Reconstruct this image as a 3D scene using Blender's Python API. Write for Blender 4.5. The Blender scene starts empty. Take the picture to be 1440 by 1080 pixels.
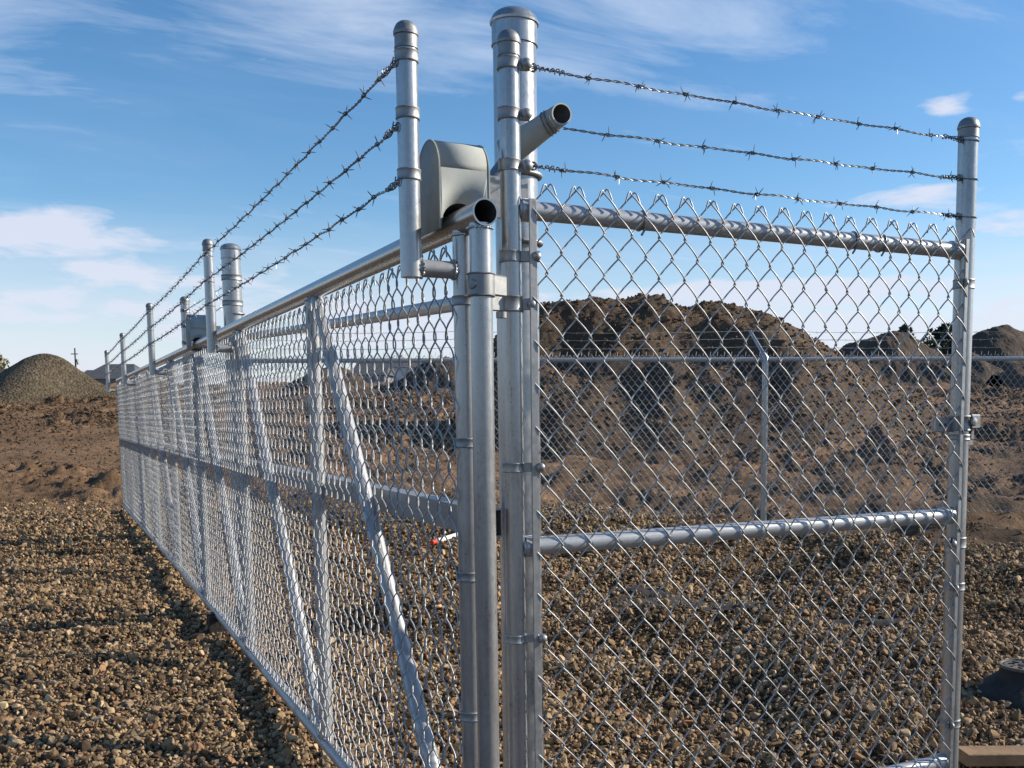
import bpy, math, random
import numpy as np
from mathutils import Matrix, Vector
random.seed(7); RNG = np.random.default_rng(11)
S = bpy.context.scene
COL = S.collection

# ---------------------------------------------------------------- camera
F, PX, PY = 1424.37, 811.6, 724.8            # photo pixels (1440 x 1080), cropped frame -> lens shift
YAW, PITCH, ROLL = 0.4793, 0.1021, 0.0067
CAM = np.array([-0.8964, -2.0252, 1.043])
_f = np.array([math.sin(YAW)*math.cos(PITCH), math.cos(YAW)*math.cos(PITCH), -math.sin(PITCH)])
_r = np.array([math.cos(YAW), -math.sin(YAW), 0.0]); _d = np.cross(_f, _r)
_c, _s = math.cos(ROLL), math.sin(ROLL)
RR = np.array([_c*_r+_s*_d, -_s*_r+_c*_d, _f])          # rows: right, down, forward
cam = bpy.data.cameras.new('camera'); camo = bpy.data.objects.new('camera', cam); COL.objects.link(camo)
m = Matrix.Identity(4)
for i in range(3):
    m[i][0] = RR[0][i]; m[i][1] = -RR[1][i]; m[i][2] = -RR[2][i]; m[i][3] = CAM[i]
camo.matrix_world = m
cam.sensor_fit = 'HORIZONTAL'; cam.sensor_width = 36; cam.lens = F/1440*36
cam.shift_x = (720-PX)/1440; cam.shift_y = (PY-540)/1440
cam.clip_start = 0.05; cam.clip_end = 3000
S.camera = camo

# ---------------------------------------------------------------- light
SUN_AZ, SUN_EL = math.radians(105.5), math.radians(27)   # azimuth from +Y towards +X
SD = Vector((math.sin(SUN_AZ)*math.cos(SUN_EL), math.cos(SUN_AZ)*math.cos(SUN_EL), math.sin(SUN_EL)))
sun = bpy.data.lights.new('sun', 'SUN'); suno = bpy.data.objects.new('sun', sun); COL.objects.link(suno)
sun.energy = 5.0; sun.angle = math.radians(0.53); sun.color = (1.0, 0.90, 0.75)
suno.rotation_euler = SD.to_track_quat('Z', 'Y').to_euler(); suno.location = (6, -3, 6)
S.cycles.max_bounces = 6; S.cycles.diffuse_bounces = 3; S.cycles.glossy_bounces = 3
S.view_settings.view_transform = 'Standard'; S.view_settings.look = 'None'
S.view_settings.exposure = 0.5; S.view_settings.gamma = 1.0; S.view_settings.use_curve_mapping = False

def nd(nt, t, **kw):
    n = nt.nodes.new(t)
    for k, v in kw.items():
        if k == 'inp':
            for a, b in v.items(): n.inputs[a].default_value = b
        else: setattr(n, k, v)
    return n
def mathn(nt, op, a, b=None, c=None, clamp=False):
    n = nt.nodes.new('ShaderNodeMath'); n.operation = op; n.use_clamp = clamp
    for i, v in enumerate((a, b, c)):
        if v is None: continue
        if isinstance(v, (int, float)): n.inputs[i].default_value = v
        else: nt.links.new(v, n.inputs[i])
    return n.outputs[0]
def ramp(nt, fac, stops):
    n = nt.nodes.new('ShaderNodeValToRGB'); nt.links.new(fac, n.inputs[0]); cr = n.color_ramp
    while len(cr.elements) < len(stops): cr.elements.new(0.5)
    for e, (p, c) in zip(cr.elements, stops):
        e.position = p; e.color = (c, c, c, 1) if isinstance(c, (int, float)) else (*c, 1)
    return n.outputs[0]
def mixc(nt, fac, a, b, mode='MIX'):
    n = nt.nodes.new('ShaderNodeMix'); n.data_type = 'RGBA'; n.blend_type = mode
    for i, v in ((0, fac), (6, a), (7, b)):
        if isinstance(v, (int, float)): n.inputs[i].default_value = v
        elif isinstance(v, tuple): n.inputs[i].default_value = (*v, 1)
        else: nt.links.new(v, n.inputs[i])
    return n.outputs[2]

w = bpy.data.worlds.new('World'); S.world = w; w.use_nodes = True
nt = w.node_tree; nt.nodes.clear()
sky = nd(nt, 'ShaderNodeTexSky', sky_type='NISHITA', sun_disc=False, sun_elevation=SUN_EL,
         sun_rotation=SUN_AZ, altitude=300, air_density=1.0, dust_density=0.4, ozone_density=2.2)
hsv = nd(nt, 'ShaderNodeHueSaturation', inp={'Saturation': 1.26, 'Value': 1.0}); nt.links.new(sky.outputs[0], hsv.inputs['Color'])
tc = nd(nt, 'ShaderNodeTexCoord'); sp = nd(nt, 'ShaderNodeSeparateXYZ'); nt.links.new(tc.outputs['Generated'], sp.inputs[0])
dx, dy, dz = sp.outputs
az = mathn(nt, 'ARCTAN2', dx, dy); el = mathn(nt, 'ARCSINE', dz)
# high thin cirrus: noise on a flat layer far above
den = mathn(nt, 'ADD', mathn(nt, 'MAXIMUM', dz, 0.0), 0.10)
cu = mathn(nt, 'DIVIDE', dx, den); cv = mathn(nt, 'DIVIDE', dy, den)
cmb = nd(nt, 'ShaderNodeCombineXYZ'); nt.links.new(cu, cmb.inputs[0]); nt.links.new(cv, cmb.inputs[1])
mp = nd(nt, 'ShaderNodeMapping', inp={'Rotation': (0, 0, 0.55), 'Scale': (0.9, 2.1, 1), 'Location': (3.1, 1.7, 0)}); nt.links.new(cmb.outputs[0], mp.inputs[0])
n1 = nd(nt, 'ShaderNodeTexNoise', inp={'Scale': 1.5, 'Detail': 9, 'Roughness': 0.62, 'Distortion': 0.5}); nt.links.new(mp.outputs[0], n1.inputs[0])
n2 = nd(nt, 'ShaderNodeTexNoise', inp={'Scale': 0.55, 'Detail': 3, 'Roughness': 0.5}); nt.links.new(cmb.outputs[0], n2.inputs[0])
cir = mathn(nt, 'MULTIPLY', ramp(nt, n1.outputs[0], [(0.42, 0.0), (0.75, 1.0)]), ramp(nt, n2.outputs[0], [(0.38, 0.0), (0.62, 1.0)]))
def bump(a0, e0, sa, se, amp):   # a soft bank of cloud at an azimuth / elevation (degrees, azimuth from the camera's heading)
    u = mathn(nt, 'DIVIDE', mathn(nt, 'SUBTRACT', az, YAW+math.radians(a0)), math.radians(sa))
    v = mathn(nt, 'DIVIDE', mathn(nt, 'SUBTRACT', el, math.radians(e0)), math.radians(se))
    q = mathn(nt, 'ADD', mathn(nt, 'MULTIPLY', u, u), mathn(nt, 'MULTIPLY', v, v))
    return mathn(nt, 'MULTIPLY', mathn(nt, 'EXPONENT', mathn(nt, 'MULTIPLY', q, -1.0)), amp)
def add(*a):
    r = a[0]
    for b in a[1:]: r = mathn(nt, 'ADD', r, b)
    return r
cirb = add(bump(-15, 21.5, 8, 3.2, 0.75), bump(-30.5, 18, 5.5, 2.6, 0.8), bump(1, 19.5, 12, 3.6, 0.6), bump(20, 14.5, 7, 1.5, 0.12))
def edge(base, nz, amp, thr, soft):    # cloud density: soft bank broken up by noise
    q = add(base, mathn(nt, 'MULTIPLY', mathn(nt, 'SUBTRACT', nz, 0.5), amp))
    return mathn(nt, 'DIVIDE', mathn(nt, 'SUBTRACT', q, thr), soft, None, True)
cirrus = mathn(nt, 'ADD', mathn(nt, 'MULTIPLY', edge(cirb, n1.outputs[0], 2.8, 0.22, 1.0), 0.62), mathn(nt, 'MULTIPLY', cir, 0.10), None, True)
# low flat banks towards the horizon
cm2 = nd(nt, 'ShaderNodeCombineXYZ'); nt.links.new(mathn(nt, 'MULTIPLY', az, 4.2), cm2.inputs[0]); nt.links.new(mathn(nt, 'MULTIPLY', el, 30.0), cm2.inputs[1])
n3 = nd(nt, 'ShaderNodeTexNoise', inp={'Scale': 1.0, 'Detail': 7, 'Roughness': 0.5, 'Distortion': 0.3}); nt.links.new(cm2.outputs[0], n3.inputs[0])
lowm = ramp(nt, mathn(nt, 'DIVIDE', el, math.radians(16)), [(0.0, 1.0), (0.28, 0.9), (0.5, 0.35), (0.72, 0.0)])
hz = ramp(nt, mathn(nt, 'DIVIDE', el, math.radians(16)), [(0.0, 0.80), (0.25, 0.55), (0.66, 0.0)])
low = mathn(nt, 'MULTIPLY', lowm, ramp(nt, n3.outputs[0], [(0.40, 0.0), (0.62, 1.0)]))
lowb = add(bump(-28, 8.9, 8, 1.25, 0.95), bump(-22, 7.0, 10, 0.8, 0.6), bump(-30, 5.2, 16, 1.3, 0.6), bump(9, 6.3, 9, 0.8, 0.9), bump(18, 11.0, 4, 0.7, 0.9), bump(19.5, 15.3, 1.9, 0.6, 1.0), bump(23.2, 15.2, 0.8, 0.5, 0.8), bump(13, 6.7, 10, 0.35, 0.6), bump(24, 9.5, 5, 0.8, 0.9), bump(16, 4.0, 14, 1.8, 0.9), bump(-10, 4.2, 9, 1.5, 0.7))
cm3 = nd(nt, 'ShaderNodeCombineXYZ'); nt.links.new(mathn(nt, 'MULTIPLY', az, 13.0), cm3.inputs[0]); nt.links.new(mathn(nt, 'MULTIPLY', el, 46.0), cm3.inputs[1])
n4 = nd(nt, 'ShaderNodeTexNoise', inp={'Scale': 1.0, 'Detail': 9, 'Roughness': 0.58, 'Distortion': 0.4}); nt.links.new(cm3.outputs[0], n4.inputs[0])
lowb = edge(lowb, n4.outputs[0], 2.2, 0.42, 0.55)
lowc = mathn(nt, 'MINIMUM', add(hz, mathn(nt, 'MULTIPLY', low, 0.45), lowb), 1.0)
skc = mixc(nt, cirrus, hsv.outputs[0], (4.7, 5.3, 6.4))
skc = mixc(nt, mathn(nt, 'MULTIPLY', lowc, 0.85), skc, (4.9, 5.1, 5.9))
bg = nd(nt, 'ShaderNodeBackground', inp={'Strength': 0.112}); nt.links.new(skc, bg.inputs['Color'])
out = nd(nt, 'ShaderNodeOutputWorld'); nt.links.new(bg.outputs[0], out.inputs[0])

# ---------------------------------------------------------------- noise, ground height
def _hash(ix, iy, seed):
    h = (ix.astype(np.int64)*374761393 + iy.astype(np.int64)*668265263 + seed*974634541) & 0x7fffffff
    h = ((h ^ (h >> 13))*1274126177) & 0x7fffffff
    return ((h ^ (h >> 16)) & 0xffff)/65535.0
def vnoise(x, y, seed=0):
    xi = np.floor(x); yi = np.floor(y); fx = x-xi; fy = y-yi
    fx = fx*fx*fx*(fx*(fx*6-15)+10); fy = fy*fy*fy*(fy*(fy*6-15)+10)
    a = _hash(xi, yi, seed); b = _hash(xi+1, yi, seed); c = _hash(xi, yi+1, seed); d = _hash(xi+1, yi+1, seed)
    return (a*(1-fx)+b*fx)*(1-fy)+(c*(1-fx)+d*fx)*fy
def fbm(x, y, oct=4, seed=0, gain=0.5):
    v = np.zeros_like(x); a = 0.5; t = 0
    for o in range(oct):
        v += a*(vnoise(x*2**o+o*17.3, y*2**o-o*9.1, seed+o)-0.5); t += a; a *= gain
    return v/t*2
F2 = np.array([math.sin(YAW), math.cos(YAW)]); R2 = np.array([math.cos(YAW), -math.sin(YAW)])
def to_xy(L, D): return CAM[0]+L*R2[0]+D*F2[0], CAM[1]+L*R2[1]+D*F2[1]
def to_LD(x, y): return (x-CAM[0])*R2[0]+(y-CAM[1])*R2[1], (x-CAM[0])*F2[0]+(y-CAM[1])*F2[1]
def sstep(a, b, x):
    t = np.clip((x-a)/(b-a), 0, 1); return t*t*(3-2*t)
def gravel_edge(L, D):      # 1 where crushed stone lies, 0 on bare dirt
    edge = 13.0-3.9*sstep(-1, 3, L)+1.4*sstep(4, 7, L)+0.9*fbm(L*0.8, D*0.8, 3, 91)
    return 1-sstep(edge-0.8, edge+0.8, D)
def base_h(x, y):
    L, D = to_LD(np.asarray(x, float), np.asarray(y, float)); q = np.clip(D-13, 0, 52)
    return -0.125 + 0.06*np.where(q < 5, q*q/10, q-2.5)
def ground_h(x, y):
    x = np.asarray(x, float); y = np.asarray(y, float)
    L, D = to_LD(x, y)
    g = gravel_edge(L, D)
    q = np.clip(D-13, 0, 52)
    base = -0.125 + 0.06*np.where(q < 5, q*q/10, q-2.5)
    und = 0.045*fbm(L*0.55, D*0.9, 3, 3)
    wd = D+0.35*fbm(L*0.7, D*0.5, 3, 21)-0.10*L
    rut = np.sin(wd*2*math.pi/0.62)
    rm = sstep(-0.15, 0.35, fbm(L*0.35+4, D*0.7, 2, 33))
    und = und+0.24*sstep(0.25, 1.0, x)*(fbm(L*0.80+3, D*0.9, 3, 44)-0.12)
    h_g = und + 0.032*(rut-0.8)*rm + 0.010*fbm(x*9, y*9, 3, 5)
    # bare dirt: clods and wheel tracks
    wd2 = D+0.8*fbm(L*0.25, D*0.25, 3, 55)+0.06*L
    tr = np.sin(wd2*2*math.pi/1.5); tr = np.sign(tr)*np.abs(tr)**0.6
    amp = np.clip(0.5+D/22, 0.9, 1.7)*(1+0.0*sstep(-1, 1.5, L)*(1-sstep(16, 26, D)))
    cl = np.abs(fbm(x*1.7, y*1.7, 4, 60)); cl2 = fbm(x*6.5, y*6.5, 3, 71)
    mk = sstep(-0.25, 0.3, fbm(L*0.22, D*0.5, 3, 77))
    cl3 = np.abs(fbm(x*13, y*13, 2, 79)); h_d = und*1.3 + amp*(0.06*tr*mk + 0.16*cl*mk + 0.055*cl2*(0.3+mk) + 0.03*cl3*(0.2+mk))
    h = base+h_g*g+h_d*(1-g)
    far = sstep(60, 90, D)
    return h*(1-far)+(base)*far

# ---------------------------------------------------------------- materials
def newmat(name):
    mt = bpy.data.materials.new(name); mt.use_nodes = True; t = mt.node_tree
    b = t.nodes['Principled BSDF']; return mt, t, b
def objco(t, scale=(1, 1, 1)):
    g = t.nodes.new('ShaderNodeNewGeometry'); mp = nd(t, 'ShaderNodeMapping', inp={'Scale': scale})
    t.links.new(g.outputs['Position'], mp.inputs[0]); return mp.outputs[0]
def noise(t, co, scale, detail=4, rough=0.5, dist=0.0):
    n = nd(t, 'ShaderNodeTexNoise', inp={'Scale': scale, 'Detail': detail, 'Roughness': rough, 'Distortion': dist}); t.links.new(co, n.inputs[0]); return n.outputs[0]
def bumpn(t, b, h, strength, dist):
    n = nd(t, 'ShaderNodeBump', inp={'Strength': strength, 'Distance': dist}); t.links.new(h, n.inputs['Height']); t.links.new(n.outputs[0], b.inputs['Normal'])
def galv(name, lo=0.27, hi=0.50, metal=0.66, r0=0.22, r1=0.38, streak=(1, 1, 0.05), tint=(0.97, 1.0, 1.03), dirt=0.0):
    mt, t, b = newmat(name)
    a = noise(t, objco(t, streak), 55, 5, 0.6); s = noise(t, objco(t, (1, 1, 0.55)), 150, 3, 0.6); big = noise(t, objco(t), 7, 4, 0.6)
    mx = mathn(t, 'ADD', mathn(t, 'MULTIPLY', a, 0.45), mathn(t, 'ADD', mathn(t, 'MULTIPLY', s, 0.25), mathn(t, 'MULTIPLY', big, 0.30)))
    c = ramp(t, mx, [(0.34, tuple(lo*k for k in tint)), (0.66, tuple(hi*k for k in tint))])
    sc = ramp(t, noise(t, objco(t, (1, 1, 0.35)), 42, 3, 0.7), [(0.66, 0.0), (0.73, 0.55)])
    c = mixc(t, sc, c, (lo*0.42, lo*0.42, lo*0.42))
    if dirt:
        dm = ramp(t, noise(t, objco(t), 5.5, 6, 0.65), [(0.5, 0.0), (0.66, dirt)])
        c = mixc(t, dm, c, (0.20, 0.135, 0.085))
        mth = mathn(t, 'SUBTRACT', metal, mathn(t, 'MULTIPLY', dm, metal)); t.links.new(mth, b.inputs['Metallic'])
    else: b.inputs['Metallic'].default_value = metal
    t.links.new(c, b.inputs['Base Color'])
    t.links.new(ramp(t, mx, [(0.3, r0), (0.7, r1)]), b.inputs['Roughness'])
    bumpn(t, b, mathn(t, 'ADD', mathn(t, 'MULTIPLY', s, 0.6), mathn(t, 'MULTIPLY', a, 0.4)), 0.05, 0.002)
    return mt
M = {}
M['pipe'] = galv('galvanized_pipe')
M['pipe_h'] = galv('galvanized_rail', lo=0.36, hi=0.50, metal=0.42, r0=0.28, r1=0.42, streak=(0.05, 0.05, 1))
M['gate'] = galv('galvanized_gate_frame', lo=0.33, hi=0.46, metal=0.36, r0=0.34, r1=0.48)
M['gate_low'] = galv('galvanized_muddy_rail', lo=0.30, hi=0.46, r0=0.36, r1=0.55, streak=(1, 0.05, 1), dirt=0.75)
M['dull'] = galv('galvanized_fitting', lo=0.24, hi=0.38, metal=0.7, r0=0.40, r1=0.6, streak=(1, 1, 1))
M['cast'] = galv('cast_cap', lo=0.20, hi=0.32, metal=0.65, r0=0.42, r1=0.6, streak=(1, 1, 1))
M['wire'] = galv('chain_link_wire', lo=0.36, hi=0.50, metal=0.45, r0=0.42, r1=0.56, streak=(1, 1, 1))
M['wire2'] = galv('panel_wire', lo=0.27, hi=0.40, metal=0.5, r0=0.40, r1=0.54, streak=(1, 1, 1))
M['gate_top'] = galv('galvanized_gate_top_rail', lo=0.30, hi=0.43, metal=0.72, r0=0.20, r1=0.32, streak=(1, 0.05, 1))
M['gate_mid'] = galv('galvanized_box_rail', lo=0.22, hi=0.31, metal=0.35, r0=0.38, r1=0.5, streak=(1, 0.05, 1))
M['wire_far'] = galv('chain_link_wire_far', lo=0.34, hi=0.44, metal=0.15, r0=0.7, r1=0.8, streak=(1, 1, 1))
M['barb'] = galv('barbed_wire_steel', lo=0.14, hi=0.26, metal=0.8, r0=0.32, r1=0.5, streak=(1, 1, 1))
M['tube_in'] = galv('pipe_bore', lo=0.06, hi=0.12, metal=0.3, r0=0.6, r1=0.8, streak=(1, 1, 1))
def simple(name, col, rough=0.7, metal=0.0, var=0.25, scale=14, bump=0.0, bscale=60):
    mt, t, b = newmat(name); n = noise(t, objco(t), scale, 6, 0.6)
    c = ramp(t, n, [(0.3, tuple(k*(1-var) for k in col)), (0.7, tuple(min(1, k*(1+var)) for k in col))])
    t.links.new(c, b.inputs['Base Color']); b.inputs['Roughness'].default_value = rough; b.inputs['Metallic'].default_value = metal
    if bump: bumpn(t, b, noise(t, objco(t), bscale, 5, 0.6), bump, 0.02)
    return mt
M['cover'] = simple('grey_cover_steel', (0.33, 0.35, 0.335), 0.8, 0.0, 0.16, 9, 0.04, 120)
M['cover'].node_tree.nodes['Principled BSDF'].inputs['Specular IOR Level'].default_value = 0.25
M['black'] = simple('black_rubber', (0.02, 0.02, 0.022), 0.6)
M['valve'] = simple('dark_plastic', (0.024, 0.021, 0.019), 0.85, 0, 0.5, 20, 0.3, 40)
M['rim'] = simple('dusty_iron', (0.13, 0.115, 0.10), 0.7, 0.2, 0.3, 30)
M['fabric'] = simple('dark_landscape_fabric', (0.030, 0.027, 0.026), 0.9, 0, 0.5, 18, 0.4, 160)
M['wood'] = simple('sawn_timber', (0.24, 0.15, 0.075), 0.75, 0, 0.3, 12, 0.2, 50)
M['white'] = simple('white_plastic', (0.75, 0.74, 0.70), 0.5, 0, 0.08)
M['red'] = simple('red_plastic', (0.55, 0.05, 0.03), 0.5, 0, 0.15)
M['cord'] = simple('orange_cord', (0.42, 0.16, 0.08), 0.8, 0, 0.2)
M['roof'] = simple('grey_shingle', (0.075, 0.08, 0.09), 0.9, 0, 0.3, 2)
M['siding'] = simple('grey_siding', (0.17, 0.18, 0.20), 0.8, 0, 0.1, 1)
M['siding_w'] = simple('pale_siding', (0.62, 0.63, 0.65), 0.7, 0, 0.06, 1)
M['brick_t'] = simple('brown_siding', (0.22, 0.13, 0.09), 0.8, 0, 0.15, 1)
M['glass'] = simple('dark_window', (0.03, 0.035, 0.04), 0.15, 0, 0.1)
M['bark'] = simple('bark', (0.13, 0.10, 0.08), 0.9, 0, 0.3)
M['twig'] = simple('bare_twigs', (0.20, 0.15, 0.13), 0.9, 0, 0.3)
M['conifer'] = simple('dark_conifer_foliage', (0.030, 0.045, 0.028), 0.8, 0, 0.5, 1.5)
M['willow'] = simple('pale_dry_foliage', (0.30, 0.27, 0.17), 0.8, 0, 0.3, 1.5)
M['pole'] = simple('weathered_pole', (0.12, 0.10, 0.09), 0.9)

def earth(name, cols, stone=0.0, bs=0.6, micro=1.0):
    mt, t, b = newmat(name); co = objco(t)
    a = noise(t, co, 0.55, 6, 0.6, 0.4); d = noise(t, co, 5.5, 8, 0.68); e = noise(t, co, 38*micro, 5, 0.65)
    mx = mathn(t, 'ADD', mathn(t, 'MULTIPLY', a, 0.40), mathn(t, 'ADD', mathn(t, 'MULTIPLY', d, 0.34), mathn(t, 'MULTIPLY', e, 0.26)))
    c = ramp(t, mx, [(0.32, cols[0]), (0.5, cols[1]), (0.66, cols[2])])
    h = mathn(t, 'ADD', mathn(t, 'MULTIPLY', d, 1.0), mathn(t, 'MULTIPLY', e, 0.35))
    if stone:
        v = nd(t, 'ShaderNodeTexVoronoi', inp={'Scale': stone}); t.links.new(co, v.inputs[0])
        sx = nd(t, 'ShaderNodeSeparateColor'); t.links.new(v.outputs['Color'], sx.inputs[0])
        k = ramp(t, sx.outputs[0], [(0.0, 0.55), (1.0, 1.5)])
        n = nd(t, 'ShaderNodeMix', data_type='RGBA', blend_type='MULTIPLY'); n.inputs[0].default_value = 0.8
        t.links.new(c, n.inputs[6]); t.links.new(k, n.inputs[7]); c = n.outputs[2]
        h = mathn(t, 'SUBTRACT', h, mathn(t, 'MULTIPLY', v.outputs['Distance'], 1.3))
    t.links.new(c, b.inputs['Base Color']); b.inputs['Roughness'].default_value = 0.95
    b.inputs['Specular IOR Level'].default_value = 0.15
    bumpn(t, b, h, bs, 0.12)
    return mt
M['ground'] = earth('brown_site_soil', [(0.078, 0.048, 0.028), (0.185, 0.112, 0.062), (0.31, 0.20, 0.117)], bs=0.55)
M['mound'] = earth('loose_brown_soil', [(0.050, 0.034, 0.023), (0.108, 0.074, 0.049), (0.18, 0.128, 0.085)], bs=0.8)
M['clod'] = earth('soil_clods', [(0.072, 0.044, 0.026), (0.115, 0.075, 0.047), (0.185, 0.125, 0.081)], bs=0.4)
M['pile'] = earth('fine_gravel_heap', [(0.060, 0.047, 0.030), (0.100, 0.079, 0.052), (0.145, 0.118, 0.082)], stone=9, bs=0.6)
M['berm'] = earth('dark_far_soil', [(0.055, 0.042, 0.032), (0.09, 0.068, 0.050), (0.14, 0.108, 0.080)], bs=0.7)
def ground_mat():
    mt = M['ground']; t = mt.node_tree; b = t.nodes['Principled BSDF']; old = b.inputs['Base Color'].links[0].from_socket; co = objco(t)
    v = nd(t, 'ShaderNodeTexVoronoi', inp={'Scale': 85.0}); t.links.new(co, v.inputs[0]); sx = nd(t, 'ShaderNodeSeparateColor'); t.links.new(v.outputs['Color'], sx.inputs[0])
    fines = ramp(t, sx.outputs[0], [(0.0, (0.028, 0.019, 0.012)), (0.6, (0.080, 0.052, 0.029)), (1.0, (0.19, 0.128, 0.07))])
    at = nd(t, 'ShaderNodeAttribute', attribute_name='stone_cover')
    rtint = nd(t, 'ShaderNodeAttribute', attribute_name='right_tint'); old = mixc(t, rtint.outputs['Fac'], old, (0.50, 0.55, 0.64), 'MULTIPLY')  # multiplies a darker, greyer tint into the soil on the right
    t.links.new(mixc(t, at.outputs['Fac'], old, fines), b.inputs['Base Color'])
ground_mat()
def stone_mat():
    mt, t, b = newmat('crushed_stone')
    oi = nd(t, 'ShaderNodeObjectInfo')
    c = ramp(t, oi.outputs['Random'], [(0.0, (0.060, 0.040, 0.026)), (0.2, (0.125, 0.081, 0.046)), (0.42, (0.235, 0.155, 0.082)), (0.64, (0.35, 0.24, 0.132)), (0.80, (0.18, 0.132, 0.090)), (0.92, (0.52, 0.38, 0.225)), (1.0, (0.26, 0.12, 0.06))])
    tcx = nd(t, 'ShaderNodeTexCoord'); n = noise(t, tcx.outputs['Object'], 1.6, 5, 0.65)
    c = mixc(t, 0.75, c, ramp(t, n, [(0.3, 0.62), (0.7, 1.35)]), 'MULTIPLY')
    t.links.new(c, b.inputs['Base Color']); b.inputs['Roughness'].default_value = 0.9; b.inputs['Specular IOR Level'].default_value = 0.2
    return mt
M['stone'] = stone_mat()

# ---------------------------------------------------------------- mesh helpers
class MB:
    def __init__(s): s.v = []; s.f = []; s.mi = []; s.n = 0
    def add(s, v, f, mi=0):
        v = np.asarray(v, float).reshape(-1, 3); s.v.append(v)
        for q in f: s.f.append(tuple(int(i)+s.n for i in q)); s.mi.append(mi)
        s.n += len(v)
    def tube(s, path, r, sides=12, caps=True, mi=0, ref=None, ends=None):
        P = np.asarray(path, float); n = len(P); r = np.broadcast_to(np.asarray(r, float), (n,))
        T = np.gradient(P, axis=0); T /= np.linalg.norm(T, axis=1)[:, None]+1e-12
        u = np.array(ref if ref is not None else ((0, 0, 1) if abs(T[0][2]) < 0.9 else (1, 0, 0)), float)
        V = np.zeros((n, sides, 3)); an = np.arange(sides)*2*math.pi/sides
        for i in range(n):
            u = u-T[i]*(u@T[i]); u /= np.linalg.norm(u)+1e-12; b = np.cross(T[i], u)
            V[i] = P[i]+r[i]*(np.cos(an)[:, None]*u+np.sin(an)[:, None]*b)
        if ends is not None:            # mitre the last ring onto a plane with this normal
            nn = np.array(ends, float); t = T[-1]
            V[-1] = V[-1]-t*(((V[-1]-P[-1])@nn)/(t@nn))[:, None]
        f = []
        for i in range(n-1):
            for k in range(sides):
                k2 = (k+1) % sides; f.append((i*sides+k, i*sides+k2, (i+1)*sides+k2, (i+1)*sides+k))
        if caps: f.append(tuple(range(sides))[::-1]); f.append(tuple((n-1)*sides+k for k in range(sides)))
        s.add(V.reshape(-1, 3), f, mi)
    def pipe(s, a, b, r, wall=0.004, sides=28, mi=0, mi_in=1, ends=None, steps=2, bore=0.12):
        """hollow pipe open at b: outer skin, rim and dark bore"""
        a = np.array(a, float); b = np.array(b, float); P = [a+(b-a)*t for t in np.linspace(0, 1, steps)]
        rr = np.linspace(*r, steps) if isinstance(r, tuple) else np.full(steps, r)
        s.tube(P, rr, sides, caps=False, mi=mi, ends=ends); r = rr[-1]
        o = s.n-sides
        L = np.linalg.norm(b-a); c = b+(a-b)*min(1, bore/L)
        m2 = MB(); m2.tube([c, b], r-wall, sides, caps=False, ends=ends)
        vv = np.concatenate(m2.v); st = s.n
        s.add(vv, [q[::-1] for q in m2.f]+[tuple(range(sides))], mi_in)
        for k in range(sides):
            k2 = (k+1) % sides; s.f.append((o+k, o+k2, st+sides+k2, st+sides+k)); s.mi.append(mi)
    def lathe(s, prof, c, segs=28, mi=0, axis=None):
        c = np.array(c, float); n = len(prof); an = np.arange(segs)*2*math.pi/segs
        V = np.zeros((n, segs, 3))
        for i, (r, z) in enumerate(prof):
            V[i, :, 0] = r*np.cos(an); V[i, :, 1] = r*np.sin(an); V[i, :, 2] = z
        V = V.reshape(-1, 3)
        if axis is not None:
            Q = np.array(Vector((0, 0, 1)).rotation_difference(Vector(axis)).to_matrix()); V = V@Q.T
        f = []
        for i in range(n-1):
            for k in range(segs):
                k2 = (k+1) % segs; f.append((i*segs+k, i*segs+k2, (i+1)*segs+k2, (i+1)*segs+k))
        f.append(tuple((n-1)*segs+k for k in range(segs))); f.append(tuple(range(segs))[::-1])
        s.add(V+c, f, mi)
    def box(s, c, sx, sy, sz, ax=(1, 0, 0), up=(0, 0, 1), bev=0.0, mi=0):
        ax = np.array(ax, float); ax /= np.linalg.norm(ax); up = np.array(up, float); ay = np.cross(up, ax); ay /= np.linalg.norm(ay); az_ = np.cross(ax, ay)
        c = np.array(c, float); h = np.array([sx, sy, sz])/2; b = min(bev, h.min()*0.9)
        pts = []
        if b <= 0:
            for i in (-1, 1):
                for j in (-1, 1):
                    for k in (-1, 1): pts.append((i*h[0], j*h[1], k*h[2]))
            f = [(0, 1, 3, 2), (4, 6, 7, 5), (0, 4, 5, 1), (2, 3, 7, 6), (0, 2, 6, 4), (1, 5, 7, 3)]
        else:                       # chamfer the long edges (profile across the first axis)
            pr = [(h[1]-b, h[2]), (h[1], h[2]-b), (h[1], -h[2]+b), (h[1]-b, -h[2]), (-h[1]+b, -h[2]), (-h[1], -h[2]+b), (-h[1], h[2]-b), (-h[1]+b, h[2])]
            for i in (-1, 1):
                for (j, k) in pr: pts.append((i*h[0], j, k))
            f = [(q, (q+1) % 8, 8+(q+1) % 8, 8+q) for q in range(8)]+[tuple(range(8))[::-1], tuple(range(8, 16))]
        P = np.array(pts); s.add(c+P[:, :1]*ax+P[:, 1:2]*ay+P[:, 2:]*az_, f, mi)
    def build(s, name, mats, parent=None, smooth=True, angle=40):
        me = bpy.data.meshes.new(name); V = np.concatenate(s.v)
        me.from_pydata(V.tolist(), [], s.f)
        if not isinstance(mats, (list, tuple)): mats = [mats]
        for q in mats: me.materials.append(q)
        if len(mats) > 1: me.polygons.foreach_set('material_index', s.mi)
        me.update()
        if smooth: shade(me, angle)
        return link(name, me, parent)
def shade(me, angle=40):
    me.polygons.foreach_set('use_smooth', [True]*len(me.polygons))
    if angle < 180: me.set_sharp_from_angle(angle=math.radians(angle))
def link(name, me, parent=None):
    o = bpy.data.objects.new(name, me); COL.objects.link(o)
    if parent is not None:
        o.parent = parent; o.matrix_parent_inverse = Matrix.Translation(-Vector(ORIGIN.get(parent.name, (0, 0, 0))))
    return o
ORIGIN = {}
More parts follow.
